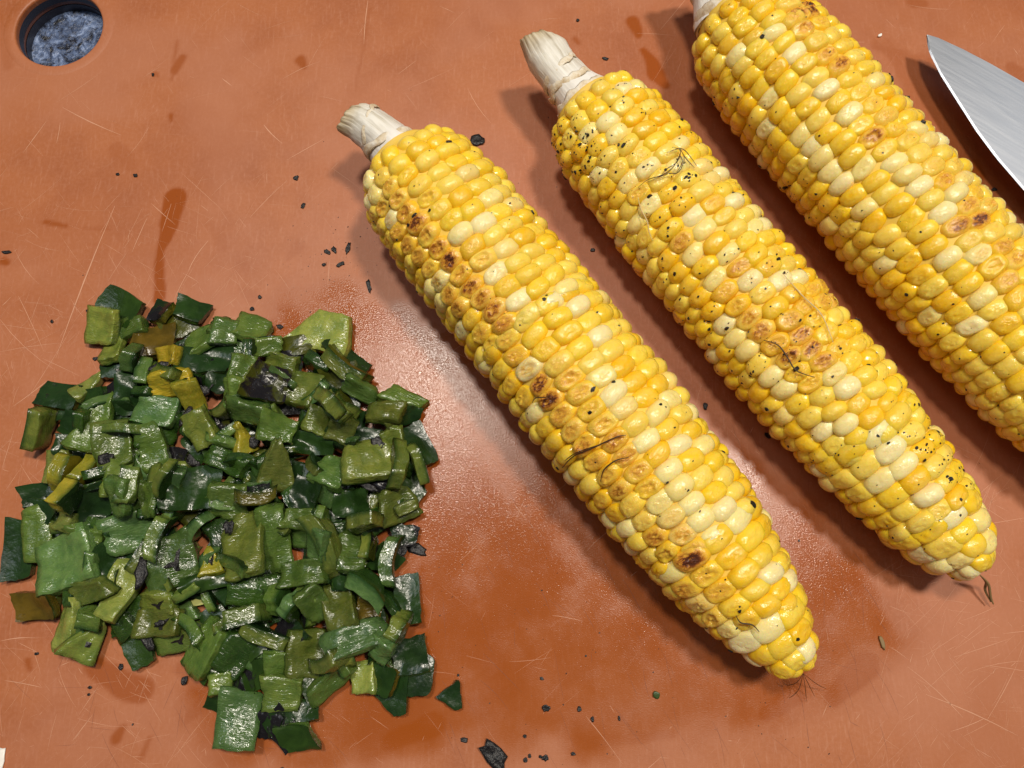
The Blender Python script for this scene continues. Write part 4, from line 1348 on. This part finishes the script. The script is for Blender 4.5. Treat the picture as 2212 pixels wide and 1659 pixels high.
# pieces read off the photograph: x, y, width, height (px), turn (deg, clockwise), kind, side, charred, shape, own label
TOP = [
    (407, 1060, 130, 85, -10, 'teal', 'out', .15, 'quad', 'large wet bluish dark pepper sheet in the middle of the heap'),
    (48, 1188, 62, 125, 0, 'dark', 'out', .1, 'quad', 'rounded dark pepper piece at the heap rim, under a pale strip'),
    (87, 1070, 85, 55, -20, 'dark', 'out', .2, 'para', None),
    (265, 664, 88, 68, 30, 'dark', 'out', .05, 'quad', 'dark green diamond shaped pepper piece behind a pale one'),
    (132, 856, 86, 55, 10, 'brown', 'out', .2, 'quad', 'dark brown glistening pepper piece beside the pale wedge'),
    (416, 672, 82, 56, 10, 'dark', 'out', .15, 'trap', 'pebbled glossy dark pepper piece at the heap rim'),
    (357, 676, 42, 46, 20, 'brown', 'out', .6, 'quad', 'small brown pepper piece with blackened tip at the heap rim'),
    (337, 741, 88, 70, -15, 'brown', 'out', .1, 'quad', None),
    (450, 781, 112, 62, -5, 'flesh', 'out', .1, 'quad', None),
    (270, 851, 48, 92, -5, 'dark', 'out', .05, 'quad', None),
    (427, 834, 44, 46, 10, 'dark', 'out', .9, 'quad', None),
    (899, 966, 60, 95, -25, 'dark', 'out', .1, 'quad', 'wet dark pepper piece leaning on the heap edge towards the corn'),
    (750, 775, 115, 44, 40, 'dark', 'out', .25, 'quad', None),
    (815, 1045, 82, 62, 10, 'dark', 'out', .8, 'quad', None),
    (680, 960, 108, 44, 5, 'dark', 'out', .1, 'quad', None),
    (500, 997, 102, 48, 20, 'dark', 'in', 0, 'quad', None),
    (250, 1208, 76, 66, 10, 'dark', 'out', .15, 'quad', None),
    (81, 1306, 96, 58, -6, 'brown', 'out', .12, 'quad', 'amber brown pepper piece sticking out flat on the board'),
    (301, 1405, 56, 76, -25, 'teal', 'out', .15, 'quad', None),
    (444, 1256, 112, 44, -12, 'dark', 'out', .1, 'quad', None),
    (475, 1410, 62, 112, 30, 'dark', 'in', 0, 'quad', None),
    (511, 1410, 70, 100, 30, 'dark', 'in', 0, 'quad', None),
    (885, 1300, 56, 96, -8, 'dark', 'out', .3, 'quad', None),
    (855, 1508, 112, 72, -20, 'dark', 'out', .1, 'tri', 'large dark glossy pepper piece at the heap corner near the loose triangle'),
    (885, 1421, 66, 78, -14, 'teal', 'out', .05, 'quad', 'smooth bluish dark pepper cube reflecting light'),
    (584, 1566, 56, 58, 5, 'dark', 'out', .6, 'quad', None),
    (655, 1536, 62, 46, -10, 'dark', 'out', .4, 'quad', None),
    (480, 1503, 50, 60, 25, 'dark', 'out', .3, 'quad', None),
    (663, 1067, 62, 62, 20, 'dark', 'out', .2, 'quad', None),
    (761, 1092, 76, 56, -10, 'dark', 'out', .1, 'quad', None),
    (536, 1275, 110, 62, 5, 'dark', 'in', 0, 'quad', None),
    (798, 1312, 52, 72, 0, 'brown', 'in', 0, 'quad', None),
    (831, 1469, 66, 60, 15, 'brown', 'out', .1, 'quad', None),
    (261, 1340, 66, 86, -35, 'dark', 'in', 0, 'tri', None),
    (197, 1084, 98, 76, -25, 'brown', 'out', .18, 'quad', 'wet brown pepper piece with burnt dots and green rim'),
    # strips on their edge
    (295, 778, 62, 26, 100, 'flesh', 'edge', 0, None, None), (318, 811, 72, 30, 95, 'flesh', 'edge', 0, None, None),
    (104, 927, 98, 46, 110, 'olive', 'edge', 0, None, None), (292, 1050, 78, 36, 95, 'flesh', 'edge', 0, None, None),
    (323, 1035, 62, 24, 85, 'olive', 'edge', 0, None, None), (741, 795, 132, 30, 40, 'olive', 'edge', 0, None, 'long olive pepper strip lying along a charred dark one'),
    (747, 884, 84, 30, 47, 'olive', 'edge', 0, None, None), (730, 892, 80, 28, 47, 'olive', 'edge', 0, None, None), (715, 870, 74, 28, 50, 'olive', 'edge', 0, None, None),
    (832, 903, 66, 30, 35, 'olive', 'edge', 0, None, None), (868, 1005, 82, 36, 95, 'olive', 'edge', 0, None, None), (905, 1002, 80, 22, 70, 'olive', 'edge', 0, None, None),
    (157, 1068, 62, 30, 105, 'yellow', 'edge', 0, None, None), (545, 1079, 70, 26, 0, 'brown', 'edge', 0, None, None),
    (711, 1171, 126, 38, 70, 'olive', 'edge', 0, None, 'long olive pepper strip tilted down the heap, grainy cut edge up'),
    (787, 1256, 92, 36, 25, 'teal', 'edge', 0, None, None), (840, 1216, 102, 28, 95, 'flesh', 'edge', 0, None, None), (786, 1129, 78, 26, -5, 'olive', 'edge', 0, None, None),
    (607, 1298, 78, 32, 85, 'flesh', 'edge', 0, None, None), (635, 1312, 66, 34, 120, 'teal', 'edge', 0, None, None), (573, 1374, 96, 42, 25, 'olive', 'edge', 0, None, None),
    (865, 1357, 82, 38, 115, 'olive', 'edge', 0, None, None), (725, 1430, 72, 30, -25, 'olive', 'edge', 0, None, None), (357, 1152, 92, 44, 112, 'flesh', 'edge', 0, None, None),
    (531, 1331, 78, 42, -10, 'flesh', 'edge', 0, None, None), (205, 1334, 48, 40, 10, 'flesh', 'edge', 0, None, None),
    # flesh sides up
    (438, 932, 62, 76, -30, 'olive', 'in', 0, 'quad', None), (522, 800, 52, 62, 8, 'flesh', 'in', 0, 'quad', None), (511, 856, 52, 72, 0, 'flesh', 'in', 0, 'quad', None),
    (536, 890, 102, 48, 8, 'flesh', 'in', 0, 'quad', None), (440, 740, 74, 60, -20, 'flesh', 'in', 0, 'quad', None), (478, 707, 44, 52, 5, 'flesh', 'in', 0, 'quad', None),
    (548, 713, 78, 66, 15, 'flesh', 'in', 0, 'quad', None), (486, 715, 56, 58, 0, 'flesh', 'in', 0, 'quad', None), (573, 755, 82, 40, -15, 'flesh', 'in', 0, 'quad', None),
    (612, 783, 78, 42, 10, 'olive', 'in', 0, 'quad', None), (778, 842, 78, 40, 40, 'flesh', 'in', 0, 'quad', None), (683, 907, 54, 58, 20, 'olive', 'in', 0, 'quad', None),
    (736, 932, 60, 56, 30, 'olive', 'in', 0, 'quad', None), (862, 856, 94, 44, 20, 'flesh', 'in', 0, 'para', None), (885, 893, 44, 44, 15, 'teal', 'out', 0, 'quad', None),
    (832, 888, 84, 46, 5, 'olive', 'in', 0, 'quad', None), (601, 926, 88, 62, 15, 'flesh', 'in', 0, 'quad', None), (851, 949, 52, 52, -20, 'olive', 'in', 0, 'quad', None),
    (253, 1034, 48, 84, 5, 'flesh', 'in', 0, 'quad', None), (332, 966, 54, 106, -22, 'flesh', 'in', 0, 'quad', None), (258, 1068, 48, 84, 5, 'flesh', 'in', 0, 'quad', None),
    (292, 1073, 40, 78, 0, 'flesh', 'in', 0, 'quad', None), (140, 1127, 48, 48, 20, 'pale', 'in', 0, 'quad', None), (191, 1163, 72, 62, 10, 'flesh', 'in', 0, 'quad', None),
    (503, 1081, 78, 72, 5, 'flesh', 'in', 0, 'quad', None), (646, 1121, 74, 42, 5, 'flesh', 'in', 0, 'quad', None), (688, 1180, 58, 68, 5, 'teal', 'in', 0, 'quad', None),
    (758, 1188, 62, 92, -5, 'flesh', 'in', 0, 'quad', None), (865, 1093, 104, 82, -22, 'olive', 'in', 0, 'trap', 'large olive pepper piece at the heap edge with a small strip lying on it'),
    (682, 1303, 58, 88, -25, 'flesh', 'in', 0, 'quad', None), (739, 1309, 62, 102, -15, 'olive', 'in', 0, 'quad', None), (598, 1433, 54, 64, 0, 'flesh', 'in', 0, 'quad', None),
    (705, 1478, 98, 56, -42, 'flesh', 'in', 0, 'quad', None), (472, 1480, 54, 44, -10, 'flesh', 'in', 0, 'quad', None), (823, 1404, 54, 54, 20, 'teal', 'in', 0, 'quad', None),
    (388, 1379, 104, 54, -18, 'flesh', 'in', 0, 'quad', None), (126, 1011, 64, 78, 0, 'pale', 'in', 0, 'quad', 'pale green wet pepper square beside two golden strips'),
    (438, 1405, 112, 74, -50, 'flesh', 'in', 0, 'quad', None), (632, 1588, 84, 62, -8, 'flesh', 'out', .12, 'para', 'green pepper piece with a dark mark at the heap foot'),
    (455, 1211, 46, 62, -20, 'yellow', 'in', 0, 'tri', None), (270, 1275, 62, 112, 15, 'pale', 'in', 0, 'quad', None), (874, 1098, 52, 24, -20, 'olive', 'in', 0, 'quad', None),
    (371, 772, 58, 48, 0, 'yellow', 'in', 0, 'quad', None), (247, 758, 54, 62, -8, 'pale', 'in', 0, 'quad', None),
    (233, 710, 78, 76, 5, 'pale', 'in', 0, 'quad', 'pale yellow green pepper square in front of a dark diamond piece'),
    (362, 828, 92, 58, -12, 'yellow', 'in', 0, 'quad', 'lumpy golden pepper piece under a burnt skin shred'),
    (194, 834, 46, 78, 38, 'pale', 'in', 0, 'tri', 'light green pepper wedge with a white vein'),
    (421, 865, 86, 46, 65, 'yellow', 'in', 0, 'quad', None), (166, 1025, 98, 32, 105, 'yellow', 'edge', 0, None, None), (202, 1014, 78, 34, 100, 'yellow', 'edge', 0, None, None),
    (82, 1152, 64, 126, -8, 'flesh', 'in', 0, 'quad', 'broad pale strip of pepper leaning against a rounded dark piece'),
    (705, 713, 152, 88, 18, 'pale', 'in', 0, 'trap', 'largest wet pale green pepper piece at the heap rim towards the corn'),
    (197, 907, 94, 145, 20, 'flesh', 'in', 0, 'tri', 'big smooth green triangular pepper piece near the pale wedge'),
    (340, 893, 94, 72, 8, 'teal', 'in', 0, 'quad', 'bluish green pepper square with thick cut edge under the golden piece'),
    (273, 969, 78, 102, -12, 'flesh', 'in', 0, 'quad', None),
    (576, 834, 86, 82, 5, 'olive', 'out', .55, 'quad', 'olive pepper square with a burnt black patch in its middle'),
    (657, 840, 68, 78, 20, 'olive', 'in', 0, 'quad', 'ribbed olive pepper cube next to the burnt square'),
    (528, 949, 56, 66, -20, 'yellow', 'in', 0, 'tri', 'bright yellow curled pepper piece in the middle of the heap'),
    (598, 1008, 88, 120, 8, 'olive', 'in', 0, 'tri', 'olive brown pointed pepper piece near the bright yellow curl'),
    (711, 1022, 84, 78, 25, 'flesh', 'in', 0, 'quad', 'square green pepper piece with finely ribbed flesh beside a light curved one'),
    (792, 997, 114, 82, -15, 'pale', 'in', 0, 'quad', 'bright light green curved pepper piece in the heap'),
    (287, 1152, 104, 78, -12, 'teal', 'in', 0, 'quad', 'clean green pepper square with thick edge, above the largest wet square'),
    (169, 1216, 128, 116, -18, 'teal', 'in', 0, 'quad', 'largest bluish green wet pepper square in the heap'),
    (376, 1214, 122, 112, -22, 'flesh', 'in', 0, 'quad', 'green pepper square carrying a forked black char mark'),
    (208, 1275, 96, 48, -25, 'olive', 'in', 0, 'quad', None), (337, 1298, 94, 52, -5, 'olive', 'in', 0, 'quad', None),
    (143, 1358, 60, 118, 8, 'pale', 'in', 0, 'quad', 'pale lime pepper lobe at the heap foot'), (200, 1382, 82, 98, 32, 'pale', 'in', 0, 'tri', 'pale lime pointed pepper lobe with a black fleck'),
    (348, 1348, 118, 58, -4, 'olive', 'in', 0, 'quad', None),
    (595, 1160, 58, 150, -10, 'flesh', 'in', 0, 'quad', None),
    (531, 1174, 96, 150, -12, 'olive', 'in', 0, 'quad', 'tall ribbed olive pepper rectangle in the middle of the heap'),
    (657, 1236, 114, 58, -5, 'flesh', 'in', 0, 'quad', None),
    (775, 1379, 150, 66, -25, 'teal', 'in', 0, 'quad', 'long curved bluish green pepper piece low in the heap'),
    (660, 1416, 80, 98, 5, 'olive', 'in', 0, 'quad', 'upright olive green pepper rectangle low in the heap'),
    (784, 1463, 54, 68, -5, 'pale', 'in', 0, 'quad', 'light grainy pepper cube next to a brown piece'),
    (606, 1500, 82, 78, 3, 'flesh', 'in', 0, 'quad', 'square green pepper piece with rippled flesh at the heap foot'),
    (521, 1547, 86, 112, 5, 'teal', 'in', 0, 'quad', 'bluish wet pepper rectangle at the very foot of the heap'),
]
char_marks = []
for x, y, w, h, rot, kind, side, ch, shape, lab in TOP:
    if not lab:
        nk = min(NICK, key=lambda q: (q[0] - x) ** 2 + (q[1] - y) ** 2)
        size = 'small ' if w * h < 2600 else ('broad ' if w * h > 6500 else '')
        lab = size + SAY[kind] + ' ' + FACE[side] + ' beside ' + NICK[nk]
    p = at(x, y, 0.006)
    for _ in range(3):
        p = at(x, y, h_at(p.x, p.y) + 0.002)
    k = (CAM_H * CT - p.z + p.y * ST) / F_PX
    L, W = w * k * 1.02, h * k * 1.05
    T = 0.0026 if side != 'edge' else W
    if side == 'edge':
        W = prnd.uniform(0.0055, 0.0075)
        T = max(0.0022, min(0.0045, T))
    o, loc, R = lay_piece((p.x, p.y), -math.radians(rot), L, W, T * prnd.uniform(.9, 1.15), kind, side, lab, charred=ch, shape=shape,
                          bend=(prnd.uniform(0.3, 0.8) if side == 'out' else None))
    if lab and 'forked' in lab:
        char_marks.append((o, [(0.08, -0.03), (0.16, 0.12), (0.24, 0.16), (0.21, 0.08), (0.15, -0.05), (0.12, -0.13), (0.13, -0.22), (0.06, -0.20), (0.03, -0.11), (-0.08, -0.09), (-0.10, -0.05), (-0.01, -0.01)], L, W, T))
    if lab and 'black fleck' in lab:
        char_marks.append((o, [(0.0, -.12), (.12, -.1), (.1, 0.0), (-.02, -.02)], L, W, T))
for o, pts, L, W, T in char_marks:
    c = Vector((sum(p[0] for p in pts) / len(pts), sum(p[1] for p in pts) / len(pts)))
    best = lambda x, y: min(o.data.vertices[:81], key=lambda v: (v.co.x - x) ** 2 + (v.co.y - y) ** 2).co.z
    V = [(px * L, py * W, best(px * L, py * W) + 0.00025) for px, py in pts] + [(px * L, py * W, best(px * L, py * W) - 0.0004) for px, py in pts]
    n = len(pts)
    F_ = [tuple(range(n))] + [(i, (i + 1) % n, n + (i + 1) % n, n + i) for i in range(n)]
    new_obj('char_mark', mesh_from('char_mark', V, F_, False), M_CHAR, o)


# ------------------------------------------------------------------ burnt shreds, loose bits
def shred(x, y, w, h, rot, name, label, cat, group, mat, seed, z=None, thick=0.0007, crumple=0.6):
    """thin crumpled flake with an uneven outline"""
    rnd = random.Random(seed)
    p = at(x, y, 0.0)
    if z is None:
        p = at(x, y, h_at(p.x, p.y))
        zz = h_at(p.x, p.y)
    else:
        zz = z
        p = at(x, y, zz)
    k = (CAM_H * CT - p.z + p.y * ST) / F_PX
    L, W = w * k * 0.5, h * k * 0.5
    n, rings = 12, 3
    V, F_ = [], []
    rad = [rnd.uniform(0.7, 1.15) for _ in range(n)]
    for side in (1, 0):
        for r in range(rings + 1):
            for i in range(n):
                a = 2 * math.pi * i / n
                f = r / rings * rad[i]
                X, Y = L * f * math.cos(a), W * f * math.sin(a)
                c = crumple * min(L, W) * 0.4 * (mnoise.noise(Vector((X * 500, Y * 500, seed))) + 0.5 * (X / L) ** 2)
                V.append((X, Y, c + thick * (1 if side else 0)))
    m = (rings + 1) * n
    for r in range(rings):
        for i in range(n):
            q = (r * n + i, (r + 1) * n + i, (r + 1) * n + (i + 1) % n, r * n + (i + 1) % n)
            F_.append(q)
            F_.append(tuple(m + t for t in reversed(q)))
    for i in range(n):
        F_.append((rings * n + i, m + rings * n + i, m + rings * n + (i + 1) % n, rings * n + (i + 1) % n))
    low = min(v[2] for v in V)
    V = [(a, b, c - low) for a, b, c in V]
    me = mesh_from(name, V, F_)
    o = new_obj(name, me, mat)
    o.location = (p.x, p.y, zz + 0.0001)
    o.rotation_euler = (0, 0, -math.radians(rot))
    tag(o, label, cat, group)
    return o


HEAP = 'burnt skin shreds on the pepper heap'
for i, (x, y, w, h, rot, lab) in enumerate([
        (405, 990, 72, 46, 12, 'shiny blackened skin shred on the wet bluish sheet in the heap'), (360, 797, 64, 22, -14, 'black curled skin shred lying on golden pepper'),
        (310, 1238, 26, 72, 2, 'upright black skin strip beside the square with char mark'), (410, 905, 22, 50, 20, None), (235, 993, 36, 26, -30, None),
        (430, 828, 36, 40, 20, None), (322, 1385, 20, 56, -30, None), (820, 960, 34, 24, 30, None), (545, 950, 26, 30, 10, None), (500, 1140, 24, 30, 0, None),
        (870, 1190, 22, 30, 20, None), (400, 1470, 14, 22, 10, None), (790, 1048, 60, 14, 25, None), (452, 1142, 24, 40, 15, None), (350, 1345, 22, 12, -15, None)]):
    shred(x, y, w, h, rot, 'skin_shred', lab or 'small black burnt skin shred on the pepper heap', 'burnt shred', HEAP, M_CHAR, 50 + i)
seed_bits = [(421, 1301, 58, 14, -8)]
for i, (x, y, w, h, rot) in enumerate(seed_bits):
    shred(x, y, w, h, rot, 'vein_strip', 'thin creamy pepper vein sticking out low in the heap', 'vein strip', None, mat_plain('vein', (0.5, 0.5, 0.16), 0.3), 80 + i, thick=0.0012)

# loose pieces on the board beyond the heap
HGT[:] = 0
lay_piece(tuple(at(979, 1512, .002).xy), math.radians(35), 0.0078, 0.0062, 0.0022, 'dark', 'out', 'small dark triangular pepper piece lying alone on the board', charred=.2, shape='tri', bend=.2,
          group=None)
FL = 'charred flecks scattered on the board'
loose = [
    (1066, 1632, 76, 46, 48, 'large crumpled black skin flake alone on the wet board', 0.8), (900, 1186, 52, 24, 18, 'folded glossy black flake beside the pepper heap', 0.7),
    (1032, 305, 34, 28, 10, 'ragged black flake near the stalk end of the corn', 0.5),
    (708, 545, 20, 10, 30, None, .4), (722, 540, 18, 10, 60, None, .4), (752, 537, 10, 30, 12, None, .4), (735, 572, 22, 9, -35, None, .4), (797, 617, 10, 34, -12, 'slim green black leaf shred near the corn', .4),
    (700, 572, 10, 8, 0, None, .4), (1180, 1530, 19, 15, 0, None, .8), (1251, 1531, 11, 11, 0, None, .8), (1003, 1598, 17, 13, 0, None, .8), (1178, 1637, 15, 13, 0, None, .8),
    (1135, 1641, 10, 10, 0, None, .8), (1144, 1633, 8, 9, 0, None, .8), (1167, 1634, 8, 7, 0, None, .8), (1238, 1628, 12, 8, 20, None, .6), (1280, 1553, 8, 12, -10, None, .6), (1337, 1551, 6, 11, 0, None, .6),
    (1134, 1590, 9, 7, 0, None, .6), (1170, 1465, 10, 7, 20, None, .6), (990, 1458, 6, 6, 0, None, .6), (1658, 941, 18, 12, 20, None, .5), (1523, 877, 10, 18, 0, None, .5), (1280, 541, 12, 8, 0, None, .5),
    (15, 545, 20, 8, 3, None, .4), (331, 162, 6, 8, 0, None, .4), (255, 377, 8, 6, 0, None, .4), (293, 380, 10, 9, 0, None, .4), (208, 775, 15, 9, -20, None, .5), (263, 633, 13, 8, 0, None, .4),
    (190, 672, 6, 8, 0, None, .4), (113, 695, 6, 8, 0, None, .4), (562, 642, 8, 8, 0, None, .5), (523, 700, 12, 9, 20, None, .5), (545, 668, 10, 9, 0, None, .5), (605, 706, 16, 11, 20, None, .5),
    (262, 1440, 12, 16, 30, None, .5), (80, 1412, 9, 7, 0, None, .4), (195, 1485, 10, 7, 0, None, .4), (193, 1500, 7, 6, 0, None, .4), (2147, 410, 12, 8, 10, None, .4), (1308, 128, 14, 8, 15, None, .4),
    (1248, 45, 8, 8, 0, None, .4), (655, 445, 10, 14, 20, None, .3), (640, 385, 12, 12, 0, None, .3), (610, 1660, 8, 8, 0, None, .3)]
for i, (x, y, w, h, rot, lab, cr) in enumerate(loose):
    shred(x, y, w, h, rot, 'char_flake', lab or 'tiny black charred fleck lying on the bare board', 'char flake', FL, M_CHAR, 120 + i, z=0.0, thick=0.0003, crumple=cr)
shred(1418, 1500, 17, 16, 0, 'pepper_shred', 'tiny dark green pepper scrap on the wet board below the corn', 'pepper scrap', None, mat_plain('green_scrap', (0.03, 0.06, 0.012), 0.3), 201, z=0.0)
shred(1904, 1388, 8, 34, -12, 'husk_shred', 'thin brown husk shred lying on the board between corn tips', 'husk shred', None, M_DRY, 202, z=0.0)
shred(1900, 78, 11, 6, -30, 'white_grain', 'single white grain on the board between corn and knife', 'grain', None, M_GRAIN, 203, z=0.0, thick=.0006, crumple=.1)
shred(0, 1642, 26, 62, 8, 'paper_scrap', 'small white paper scrap lying on the board by the peppers', 'paper scrap', None, M_GRAIN, 204, z=0.0, thick=.0003, crumple=.1)
# dust-fine specks
V, F_ = [], []
crnd = random.Random(5)
for i in range(420):
    z = crnd.random()
    if z < .35:
        x, y = crnd.gauss(730, 60), crnd.gauss(560, 70)
    elif z < .75:
        x, y = crnd.uniform(900, 1800), crnd.uniform(1150, 1650)
    elif z < .85:
        x, y = crnd.uniform(1120, 1300), crnd.uniform(250, 560)
    else:
        x, y = crnd.uniform(0, 2212), crnd.uniform(0, 1659)
    p = at(x, y)
    if (p - Vector((*HOLE_C, 0))).length < HOLE_R + .003:
        continue
    fleck(V, F_, p, Vector((0, 0, 1)), 0.00009 * math.exp(crnd.gauss(0.35, 0.5)), crnd)
o = new_obj('burnt_crumbs', mesh_from('burnt_crumbs', V, F_, False), M_CHAR)
tag(o, 'dust fine burnt crumbs sprinkled over the board', 'crumbs', None, 'stuff')

# ------------------------------------------------------------------ knife
kn = empty('chef_knife', (0.1378, 0.1744, 0.0))
kn.rotation_euler = (0, 0, math.radians(-36))
tag(kn, 'steel chef knife with pointed brushed blade lying beside the thick corn', 'knife')
edge = [(0, 0), (2.0, -3.0), (4.0, -5.44), (11.0, -10.75), (19.1, -15.7), (30.4, -22.5), (40.0, -27.3), (52.3, -32.3), (70, -37.5), (95, -41.5), (130, -43.8), (165, -44.5), (200, -44.8)]
spine = [(0, 0), (2.0, 0.6), (3.6, 1.06), (12.3, 1.89), (22.3, 2.23), (34.9, 2.10), (50, 1.8), (70, 1.3), (100, 0.8), (150, 0.4), (200, 0)]
ZB = 0.0100
V, F_ = [], []
xs = np.concatenate([[0.05, 0.6, 1.3], np.linspace(2.2, 60, 40), np.linspace(64, 200, 24)])
for x in xs:
    e = float(np.interp(x, *zip(*edge)))
    s = float(np.interp(x, *zip(*spine)))
    wv = s - e
    bev = min(0.7, wv * 0.2)
    th = 0.9 * (0.35 + 0.65 * min(1, x / 60))
    te = 0.28
    row = [(s, -th), (s, th), (s - wv * 0.5, th * 0.62 + te * .38), (e + bev, te), (e, 0.0), (e + bev, -te), (s - wv * 0.5, -th * 0.62 - te * .38)]
    for yy, zz in row:
        V.append((x / 1000, yy / 1000, ZB + zz / 1000))
m = 7
FE = []
for i in range(len(xs) - 1):
    for j in range(m):
        q = (i * m + j, (i + 1) * m + j, (i + 1) * m + (j + 1) % m, i * m + (j + 1) % m)
        (FE if j in (3, 4) else F_).append(q)
F_.append(tuple(range(m)))
F_.append(tuple((len(xs) - 1) * m + j for j in reversed(range(m))))
new_obj('blade', mesh_from('blade', V, F_, False), M_STEEL, kn)
ve = [v for v in V]
me = mesh_from('cutting_edge', ve, FE, False)
new_obj('cutting_edge', me, M_EDGE, kn)
# bolster and handle
V, F_ = [], []
sts = [(198, -14, 7, 6), (206, -13, 8.5, 8.5), (214, -13, 9.5, 9.2)]
hst = [(213, -13, 10.5, 9.6), (235, -14, 11.5, 9.8), (265, -14, 12.5, 9.8), (295, -15, 11.5, 9.8), (318, -17, 12.5, 9.8), (326, -18, 9.5, 7)]
for nm, lst, mat in (('bolster', sts, M_STEEL), ('handle', hst, M_HANDLE)):
    V, F_ = [], []
    g = 20
    for x, yc, hw, ht in lst:
        for j in range(g):
            a = 2 * math.pi * j / g
            c, s = math.cos(a), math.sin(a)
            V.append((x / 1000, (yc + hw * math.copysign(abs(c) ** .7, c)) / 1000, (10.0 + ht * math.copysign(abs(s) ** .7, s)) / 1000))
    for i in range(len(lst) - 1):
        for j in range(g):
            F_.append((i * g + j, i * g + (j + 1) % g, (i + 1) * g + (j + 1) % g, (i + 1) * g + j))
    F_.append(tuple(range(g))[::-1])
    F_.append(tuple((len(lst) - 1) * g + j for j in range(g)))
    new_obj(nm, mesh_from(nm, V, F_), mat, kn)
